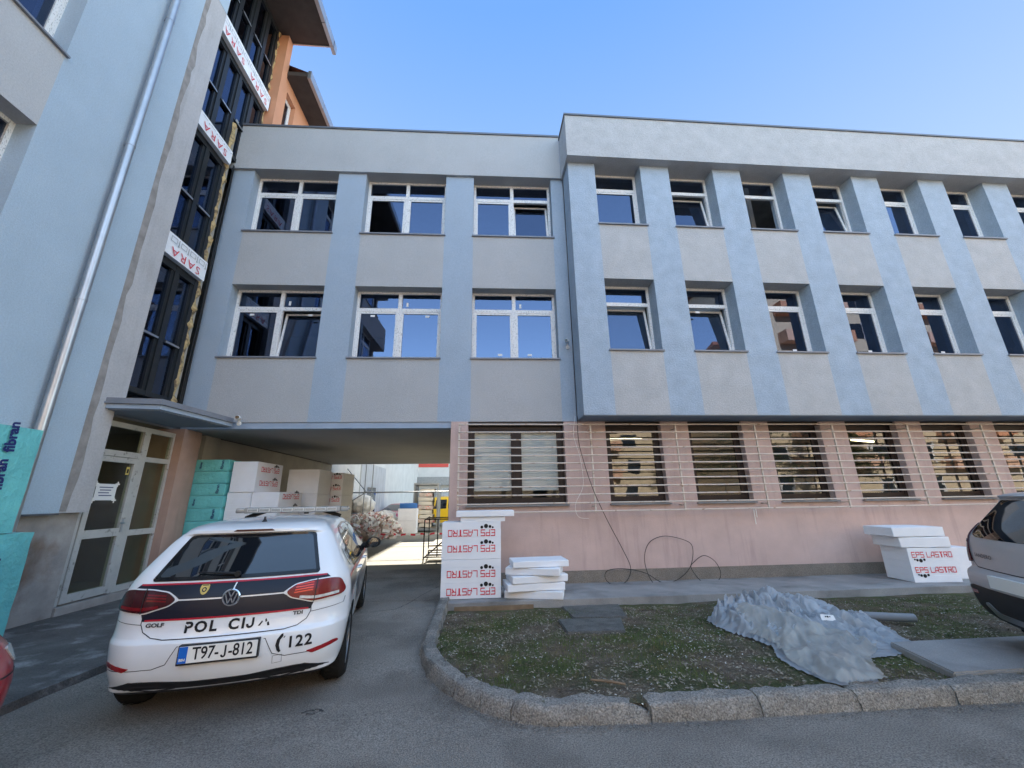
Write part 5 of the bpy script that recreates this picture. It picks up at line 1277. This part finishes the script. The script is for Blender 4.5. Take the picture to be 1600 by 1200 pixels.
# stacks in the passage
zP = G(9)
for k in range(10):
    h = .258; z = zP + .02 + (9 - k) * h
    t = thing('foam_pack', 'teal wrapped foam pack, ' + ORD[k] + ' of the stack beside the pink column', 'foam pack', (-6.0, 9.95, z), R(random.uniform(-1.2, 1.2)), 'teal foam packs in the passage')
    mb = MB(); mb.box(-.435, -.62, .002, .435, .62, h - .004); bmesh.ops.subdivide_edges(mb.bm, edges=list(mb.bm.edges), cuts=7, use_grid_fill=True)
    for v in mb.bm.verts:
        q = v.co * 5 + Vector((k * 3.1, 0, 0)); dv = noise.noise_vector(q) * .016; e = min(1, abs(abs(v.co.z - h / 2) - h / 2) / .05 + .25)
        v.co += Vector((dv.x, dv.y, dv.z * .3)) * e
    for v in mb.bm.verts:
        if abs(v.co.z - h / 2) > h * .42: v.co.x *= .97; v.co.y *= .985
    obj('wrap', mb, 'teal_film', t, False, 50)
    lt = MB()
    if k % 2 == 0: put2d(lt, text2d('fibran', .085, .002), (.30, -.632, h * .55), (0, 0, 1), (-1, 0, 0))
    if k % 3 == 0: put2d(lt, text2d('fibran', .06, .002), (-.14, -.632, h * .5), (0, 0, 1), (-1, 0, 0))
    if len(lt.bm.verts): obj('lettering', lt, 'navy_ink', t, False, 0)
    else: lt.bm.free()
GP = 'white foam packs stacked in the passage'
zz = [zP + .02 + .625 * k for k in range(4)]
eps_pack(-5.50, 9.40, zz[3], .52, 1.15, .66, 'white foam pack with two red labels on its side, topmost beside the teal stack', GP, [('side', (.30, .76))])
for k in range(3):
    nm = ('lowest', 'second', 'third')[k]
    eps_pack(-5.53, 9.42, zz[k], .50, 1.15, .62, 'plain white foam pack against the teal stack, ' + nm + ' row from the ground', GP)
    eps_pack(-5.02, 9.44, zz[k], .57, 1.15, .62, 'white foam pack standing out right of the plain ones, ' + nm + ' row', GP, [('side', (.36, .84))])
for k in range(4):
    eps_pack(-5.02, 11.0, zz[k] - .03, .78, .9, .62, 'plain white foam pack in the middle stack of the passage, ' + ORD[3 - k], GP, [('side', (.3, .75))] if k < 2 else (), n=3)
for k in range(4):
    eps_pack(-4.75, 12.0, zz[k] - .06, .80, 1.0, .62, 'white foam pack with cut off letters in the farthest passage stack, ' + ORD[3 - k], GP, [('front', (.30, .80))], lw=.95)
# teal packs against the left wall
for z0, z1, ya, yb, nm in ((G(5) + .08, 1.275, 4.55, 5.72, 'lower'), (1.285, 2.515, 4.35, 5.47, 'upper')):
    t = thing('foam_pack', nm + ' of two big teal wrapped foam packs against the left wall beside the downpipe', 'foam pack', (-5.87, (ya + yb) / 2, z0), 0, 'teal foam packs by the wall')
    hy, h = (yb - ya) / 2, z1 - z0
    mb = MB(); mb.box(-.30, -hy, 0, .28, hy, h); bmesh.ops.subdivide_edges(mb.bm, edges=list(mb.bm.edges), cuts=9, use_grid_fill=True)
    for v in mb.bm.verts: dv = noise.noise_vector(v.co * 4 + Vector((z0, 0, 0))) * .012; v.co += dv
    obj('wrap', mb, 'teal_film', t, False, 50)
    eb = MB()
    for k in range(9): eb.box(.278, -hy + .12, h * .30 + k * .052, .297, hy - .34, h * .30 + k * .052 + .046)
    if nm == 'upper': obj('board_edge', eb, 'xps_edge', t, False)
    else: eb.bm.free()
    lt = MB()
    for zc in ((.28, .80) if nm == 'lower' else (.2, .66, 1.1)): put2d(lt, text2d('fibran', .155, .006), (.302, hy - .34, zc), (0, -.08, 1), (0, -1, -.08))
    obj('lettering', lt, 'navy_ink', t, False, 0)
    if nm == 'lower':
        lb = MB(); lb.box(.302, hy - .44, .72, .304, hy - .30, .92); obj('label', lb, 'paper', t, False)

# ------------------------------------------------------------------ grille, cables, cameras, notices
GRL = thing('window_grille', 'long rusty cream painted bar grille in front of the ground floor windows', 'grille', (6, 8.4, 1.3))
BZ = (3.118, 2.950, 2.788, 2.622, 2.456, 2.294, 2.137, 1.978, 1.817, 1.652, 1.484, 1.318)
for k, z in enumerate(BZ):
    mb = MB(); xe = 15.5
    P = [(-.49 + i * .5, 8.40 + .006 * noise.noise(Vector((i * .7, k * 3.3, 0))), z + .006 * noise.noise(Vector((i * .6, k * 2.1, 5)))) for i in range(int((xe + .49) / .5) + 1)]
    mb.tube(P, .0155, 6); obj('bar', mb, 'bar_paint', GRL)
for xp in (-.477, 2.36, 4.28, 6.13, 8.0, 9.86, 11.76, 13.66):
    mb = MB(); mb.box(xp - .016, 8.414, 1.29, xp + .016, 8.446, 3.14)
    for z in (1.40, 3.02): mb.box(xp - .012, 8.446, z, xp + .012, 8.649, z + .024)
    obj('post', mb, 'bar_paint', GRL)
def cable(name, pts, r_, label, m):
    P = [Vector(p) for p in pts]; out = []
    for i in range(len(P) - 1):
        p0, p1, p2, p3 = P[max(i - 1, 0)], P[i], P[i + 1], P[min(i + 2, len(P) - 1)]
        for k in range(6):
            t = k / 6; out.append(.5 * ((2 * p1) + (p2 - p0) * t + (2 * p0 - 5 * p1 + 4 * p2 - p3) * t * t + (3 * p1 - p0 - 3 * p2 + p3) * t ** 3))
    out.append(P[-1]); mb = MB(); mb.tube(out, r_, 6); o = obj(name, mb, m); based(o, *pts[-1]); tag(o, label, 'cable')
cable('cable', [(2.131, 8.6, 3.345), (2.065, 8.37, 2.912), (2.102, 8.36, 2.534), (2.292, 8.36, 1.807), (2.574, 8.45, 1.167), (2.873, 8.5, 0.572), (3.008, 8.5, 0.239), (2.955, 8.5, 0.034), (2.796, 8.45, -0.069), (2.57, 8.45, -0.062), (2.471, 8.5, 0.047), (2.541, 8.5, 0.177), (2.872, 8.5, 0.198), (3.293, 8.5, 0.113), (3.615, 8.45, -0.063), (3.975, 8.5, -0.023), (4.27, 8.52, 0.203), (4.369, 8.52, 0.536), (4.269, 8.55, 0.689), (3.847, 8.58, 0.789), (3.527, 8.58, 0.702), (3.362, 8.55, 0.494), (3.322, 8.5, 0.231), (3.406, 8.42, -0.051), (3.65, 8.4, -0.127), (4.111, 8.4, -0.12), (4.673, 8.45, -0.107), (4.88, 8.5, 0.041), (4.811, 8.52, 0.28), (4.606, 8.55, 0.397), (4.368, 8.52, 0.291), (4.272, 8.5, 0.176), (4.413, 8.45, -0.056), (4.608, 8.4, -0.125), (4.894, 8.38, -0.138)], .0065, 'thin black cable hanging down the pink wall and lying in loops at its foot', 'black_plastic')
cable('cable', [(2.089, 8.62, 3.349), (1.968, 8.37, 2.878), (2.076, 8.36, 2.4), (2.108, 8.36, 1.841), (1.936, 8.36, 1.493), (1.927, 8.37, 1.306), (2.005, 8.38, 1.195), (2.192, 8.4, 1.176)], .004, 'thin pale wire dangling over the grille left of the black cable', 'plate_white')
for (x, y, z, nm) in ((-5.06, 8.55, 3.20, 'white bullet security camera at the left end of the passage ceiling edge'), (1.985, 8.56, 5.02, 'white bullet security camera on the blue pilaster in the corner of the two wings')):
    t = thing('security_camera', nm, 'camera', (x, y, z), R(18) if x < 0 else R(-20), 'security cameras')
    mb = MB(); mb.lathe([(.045, .0), (.045, .03), (.012, .035), (.012, .07)], 'y', (0, 0, 0), 14)
    for v in mb.bm.verts: v.co = Vector((v.co.x, .08 - v.co.y, v.co.z - .02))
    mb.tube([(0, .02, -.02), (0, -.0, .045)], .014, 8); obj('bracket', mb, 'white_plastic', t, False)
    mb = MB(); mb.lathe([(.036, -.14), (.044, -.13), (.044, .04), (.038, .05)], 'y', (0, -.02, .075), 16); b_ = obj('housing', mb, 'white_plastic', t, False)
    mb = MB(); mb.lathe([(.034, -.147), (.036, -.141)], 'y', (0, -.02, .075), 16); obj('lens', mb, 'gloss_black', b_, False)
mb = MB(); mb.box(-6.402, 7.31, 1.66, -6.399, 7.70, 1.93); nt_ = obj('notice', mb, 'paper'); based(nt_, -6.40, 7.5, 1.66); tag(nt_, 'white paper notice taped to the entrance door glass', 'notice')
mb = MB(); 
for k in range(4): mb.box(-6.3985, 7.37 + .02 * (k % 2), 1.865 - k * .045, -6.3975, 7.63 - .03 * (k % 3), 1.880 - k * .045)
c = obj('lettering', mb, 'navy_ink', nt_)
mb = MB()
for y, z in ((7.30, 1.93), (7.70, 1.93), (7.30, 1.66), (7.70, 1.66)): mb.box(-6.3984, y - .045, z - .012, -6.3974, y + .045, z + .012); mb.box(-6.3973, y - .012, z - .045, -6.3966, y + .012, z + .045)
obj('tape', mb, 'plate_white', nt_)
mb = MB(); mb.box(-6.402, 7.80, 2.10, -6.398, 7.87, 2.24); o = obj('sticker', mb, 'gold'); based(o, -6.4, 7.83, 2.1); tag(o, 'small yellow warning sticker on the entrance door glass', 'sticker')
mb = MB(); mb.box(-6.3975, 7.815, 2.13, -6.397, 7.855, 2.20); obj('symbol', mb, 'black_ink', o)
for i, (x, z0, z1) in enumerate(((5.92, .98, 1.30), (5.97, 1.12, 1.31))):
    mb = MB(); mb.box(x - .008, 8.640, z0, x + .008, 8.648, z1); mb.rough(3, .003, 20, i); o = obj('paint_drip', mb, 'plate_white'); based(o, x, 8.64, z0); tag(o, ('longer' if i == 0 else 'shorter') + ' white paint drip on the pink wall below the grille', 'paint drip')
# lit lamps seen through glass
for (x, y, z, l, rz, nm) in ((-7.6, 7.7, 2.86, .9, 90, 'lit fluorescent tube lamp in the hall behind the entrance door'), (3.6, 10.1, 3.0, 1.2, 0, 'lit fluorescent tube lamp behind the first barred window of the long wing'), (10.9, 10.6, 3.0, 1.2, 20, 'lit fluorescent tube lamp behind the fourth barred window of the long wing')):
    t = thing('ceiling_lamp', nm, 'lamp', (x, y, z), R(rz)); mb = MB(); mb.box(-l / 2, -.07, .05, l / 2, .07, .09); obj('housing', mb, 'white_plastic', t, False)
    mb = MB(); mb.tube([(-l / 2 + .03, 0, .028), (l / 2 - .03, 0, .028)], .018, 10); obj('tube', mb, 'tube_light', t, False)

# ------------------------------------------------------------------ the courtyard beyond the passage
F = thing('courtyard_house', 'white house with red panels and blue printed shop windows ending the courtyard', 'building', (0, 42, 0))
fp = lambda n_, b, m: part(n_, b, m, None, 0, F)
fp('wall', [(-14, 42, -.3, 24, 50, 12)], 'white_wall')
fp('red_panel', [(-7.9, 41.96, 4.75, -3.4, 41.998, 6.4)], 'red_panel'); fp('red_panel', [(-1.9, 41.96, 4.75, 6, 41.998, 6.4)], 'red_panel')
fp('window', [(-4.9, 41.93, 5.3, -3.5, 41.958, 6.5)], 'car_glass'); fp('canopy_band', [(-9.5, 41.5, 2.95, 8, 41.99, 3.75)], 'steel')
for k in range(8):
    x = -9.3 + k * 1.35
    fp('shop_window', [(x, 41.93, .35, x + 1.25, 41.99, 2.7)], 'grey_panel')
    mb = MB(); random.seed(40 + k)
    for q in range(9): put2d(mb, disc2d(x + random.uniform(.15, 1.1), random.uniform(.6, 2.55), random.uniform(.05, .17), 10), (0, 41.90 - q * .003, 0), (1, 0, 0), (0, 0, 1))
    obj('window_print', mb, 'plate_blue' if k > 4 else 'steel', F, ang=0)
# scaffold
SCF = thing('scaffold', 'tall steel tube scaffold standing in the sunlit courtyard beyond the passage', 'scaffold', (-3.4, 20.3, G(20)))
def pole(name, a, b, r_=.024, m='steel'):
    mb = MB(); mb.tube([a, b], r_, 8); return obj(name, mb, m, SCF)
for x, y in ((-5.55, 20.0), (-5.45, 20.9), (-1.55, 20.0), (-1.25, 20.9)): pole('upright', (x, y, G(20)), (x, y, 8.2))
for z in (1.95, 4.2, 6.3):
    pole('ledger', (-7.2, 20.02, z), (1.4, 20.02, z), .028); pole('ledger', (-7.2, 20.92, z), (1.4, 20.92, z), .02)
    pole('transom', (-5.5, 19.9, z + .05), (-5.45, 21, z + .05)); pole('transom', (-1.5, 19.9, z + .05), (-1.3, 21, z + .05))
pole('ledger', (-7.2, 20.03, .45), (-5.4, 20.03, .45)); pole('ledger', (-7.2, 20.03, 1.0), (-5.4, 20.03, 1.0))
pole('brace', (-7.2, 20.05, 3.9), (-5.5, 20.05, 2.0)); pole('brace', (-7.2, 20.05, .9), (-5.5, 20.05, 1.95)); pole('brace', (-1.5, 20.05, 1.95), (-1.15, 20.05, 0)); pole('brace', (-1.3, 20.05, 1.3), (-.9, 20.05, 0))
# debris heap, wrapped bale, boxes, cage, bin
random.seed(3)
mb = MB(); bmesh.ops.create_icosphere(mb.bm, subdivisions=4, radius=1.0)
for v in mb.bm.verts:
    q = v.co.copy(); d = 1 + .2 * noise.noise(q * 2.1)
    v.co = Vector((q.x * 1.15 * d - 5.35, q.y * 2.3 * d + 20.6, max(-.12, q.z * 1.05 * d - .15)))
for k in range(520):
    a_, t_ = random.uniform(0, 6.28), random.random() ** .6; x, y = -5.35 + 1.45 * t_ * math.cos(a_), 20.4 + 2.6 * t_ * math.sin(a_)
    z = max(G(20) + .04, 1.0 * math.sqrt(max(0, 1 - t_ * t_)) - .15) + random.uniform(-.03, .1); sz = random.uniform(.05, .2)
    u = Vector((random.gauss(0, 1), random.gauss(0, 1), random.gauss(0, .6))).normalized() * sz; w = u.orthogonal().normalized() * sz * random.uniform(.3, .9); h_ = u.cross(w).normalized() * random.uniform(.012, .05)
    p = Vector((x, y, z)); mi = random.choice((0, 0, 1, 1, 1, 2))
    vv = [mb.bm.verts.new(p + a1 * u + b1 * w + c1 * h_) for a1 in (-1, 1) for b1 in (-1, 1) for c1 in (-1, 1)]
    for q in ((0, 1, 3, 2), (4, 6, 7, 5), (0, 4, 5, 1), (2, 3, 7, 6), (0, 2, 6, 4), (1, 5, 7, 3)): mb.bm.faces.new([vv[i] for i in q]).material_index = mi
o = obj('debris', mb, ['debris', 'tarp_white', 'rubble_pink'], ang=20); based(o, -5.35, 20.6, G(20)); tag(o, 'heap of pinkish rubble and torn wrapping in the courtyard', 'debris', kind='stuff')
mb = MB(); bmesh.ops.create_icosphere(mb.bm, subdivisions=4, radius=1.0)
for v in mb.bm.verts:
    q = v.co.copy(); d = 1 + .18 * noise.noise(q * 2.5) + .06 * noise.noise(q * 7); v.co = Vector((q.x * .62 * d - 5.0, q.y * .6 * d + 22.6, max(-.1, q.z * .62 * d + .42)))
o = obj('rubble_bag', mb, 'tarp_white', ang=0); based(o, -5.0, 22.6, G(20)); tag(o, 'bulging white rubble bag with a dark square print beside the heap', 'bag')
mb = MB(); mb.box(-4.98, 21.93, .05, -4.68, 21.96, .36); obj('print', mb, 'black_ink', o)
mb = MB(); bmesh.ops.create_icosphere(mb.bm, subdivisions=4, radius=1.0)
for v in mb.bm.verts:
    q = v.co.copy(); d = 1 + .2 * noise.noise(q * 2.5); v.co = Vector((q.x * .55 * d - 6.0, q.y * .6 * d + 21.6, max(.9, q.z * .5 * d + 1.35)))
o = obj('insulation_bale', mb, 'tarp_white'); based(o, -6.0, 21.6, .9); tag(o, 'pale yellowish wrapped bale lying on top of the rubble heap', 'bale')
eps_pack(-4.35, 22.1, G(20), .98, .6, .62, 'white foam pack standing in the courtyard sun, lower one under the blue bin', 'foam packs in the courtyard', n=3)
eps_pack(-4.33, 22.1, G(20) + .63, .96, .6, .60, 'white foam pack standing in the courtyard sun, upper one under the blue bin', 'foam packs in the courtyard', n=3)
mb = MB(); mb.prism([(-4.28, 22.15), (-3.42, 22.15), (-3.42, 22.6), (-4.28, 22.6)], G(20) + 1.235, G(20) + 1.50); mb.bevel(.03, 2); o = obj('plastic_bin', mb, 'blue_plastic'); based(o, -3.85, 22.4, G(20) + 1.235); tag(o, 'blue plastic bin lying on the foam packs in the courtyard', 'bin')
CG = thing('steel_cage', 'grey steel transport cage filled with stacked bundles in the courtyard', 'cage', (-2.98, 23.2, G(20)))
for x in (-3.62, -2.36):
    for y in (22.6, 23.8): mb = MB(); mb.box(x - .04, y - .04, G(20), x + .04, y + .04, 2.35); obj('post', mb, 'steel', CG)
mb = MB(); mb.box(-3.66, 22.56, 2.352, -2.32, 23.84, 2.45); obj('top_frame', mb, 'steel', CG); mb = MB(); mb.box(-3.60, 22.6, .05, -2.40, 23.8, .13); obj('base', mb, 'steel', CG)
for x in (-3.64, -2.38): mb = MB(); mb.box(x, 22.66, .14, x + .03, 23.74, 2.34); obj('side_panel', mb, 'steel', CG)
for k in range(9):
    mb = MB(); mb.box(-3.44 + random.uniform(0, .1), 22.75, .15 + k * .225, -2.58 + random.uniform(-.1, .08), 23.6, .15 + k * .225 + .2); mb.bevel(.03, 2); mb.rough(2, .025, 4, k)
    o = obj('bundle', mb, 'debris' if k % 3 == 1 else 'eps_tan', ang=40); based(o, -3, 23.2, .15 + k * .225); tag(o, 'wrapped bundle in the steel cage, ' + ORD[8 - k if k else 9], 'bundle', 'bundles in the steel cage')
# barrier tape
mb = MB(); tp = [(-5.4 + i * .11, 19.2 + .3 * math.sin(i * .09), .03 + .10 * (abs(i - 20) / 20) ** 2 + .02 * math.sin(i * 1.1)) for i in range(41)]
for i, (p, q) in enumerate(zip(tp, tp[1:])): mb.face([p, q, (q[0], q[1] + .02, q[2] + .075), (p[0], p[1] + .02, p[2] + .075)], (i // 2) % 2)
o = obj('barrier_tape', mb, ['red_ink', 'paper'], ang=0); based(o, -3.2, 19.3, G(20)); tag(o, 'sagging red and white barrier tape across the courtyard entrance', 'tape')
# black steel frame by the driveway corner
FR = thing('trolley', 'black steel frame trolley with pallet pieces standing behind the foam packs', 'frame', (-1.2, 13.2, G(12)))
def bar(a, b, r_=.018): mb = MB(); mb.tube([a, b], r_, 6); obj('bar', mb, 'black_plastic', FR)
fx = (-1.62, -.86); fy = (12.2, 13.3)
for x in fx:
    for y in fy: bar((x, y, G(12)), (x, y, 1.02))
    bar((x, fy[0], 1.02), (x, fy[1], 1.06))
for y in fy: bar((fx[0], y, 1.04), (fx[1], y, 1.04)); bar((fx[0], y, .03), (fx[1], y, .03))
bar((-1.24, 12.2, .03), (-1.24, 12.2, 1.03)); bar((-1.62, 12.2, 0), (-.9, 11.6, .6))
for k in range(3): mb = MB(); mb.box(-1.55, 12.3 + k * .3, .05 + .09 * k, -.9, 12.5 + k * .3, .10 + .09 * k); obj('pallet_piece', mb, 'eps_tan', FR)
# courtyard cars: the red one is a copy of the near red car
def dup(root, loc, rz, label):
    c = root.copy(); C.objects.link(c); c.location = loc; c.rotation_euler = (0, 0, rz); c['label'] = label
    for ch in list(root.children):
        k = ch.copy(); C.objects.link(k); k.parent = c
        for g in ch.children: q = g.copy(); C.objects.link(q); q.parent = k
    return c
dup(RC, (-4.9, 28.6, G(20)), R(162), 'dark red hatchback parked in the courtyard behind the foam packs')
VAN = [(.25, -.60, .78, 3.3, .05, .15, .3), (.40, -.68, .84, 3.4, .05, .15, .35), (.60, -.70, .86, 3.4, .05, .15, .35), (.95, -.69, .86, 3.2, .05, .15, .3), (1.05, -.68, .85, 2.5, .05, .15, .25), (1.5, -.62, .78, 1.95, .05, .14, .2), (1.75, -.56, .70, 1.6, .05, .14, .2), (1.83, -.40, .58, 1.35, .04, .14, .2), (1.86, 0, .3, .9, .03, .1, .1)]
YV = thing('van', 'yellow van parked in the courtyard sun, partly hidden by the pink corner', 'van', (-1.55, 27.4, G(20)), R(82))
bm_, sh4 = car_body(VAN, levels(.25, 1.86, 30), (0, 2.6), .36, .86, .32); obj('body', bm_, ['car_yellow', 'black_plastic'], YV, False, 28); D4 = Drape(sh4)
for view in ('side', 'left'):
    for q in ([(-.45, 1.12), (-.40, 1.62), (.45, 1.66), (.45, 1.10)], [(.55, 1.10), (.55, 1.66), (1.25, 1.64), (1.3, 1.08)], [(1.38, 1.08), (1.34, 1.64), (1.6, 1.6), (2.15, 1.10)]):
        mb = MB(); D4.area(mb, arc(q, .05), view, .005, 0, .08); obj('side_window', mb, 'car_glass', YV, False)
mb = MB(); D4.area(mb, arc([(-.62, 1.12), (.62, 1.12), (.55, 1.62), (-.55, 1.62)], .05), 'rear', .005, 0, .08); obj('rear_window', mb, 'car_glass', YV, False)
mb = MB(); D4.area(mb, arc([(-.70, 1.08), (.70, 1.08), (.60, 1.70), (-.60, 1.70)], .05), 'front', .005, 0, .08); obj('windscreen', mb, 'car_glass', YV, False)
for sx in (.83, -.83):
    for yy in (0, 2.6): wheel(YV, sx, yy, .32, .2)
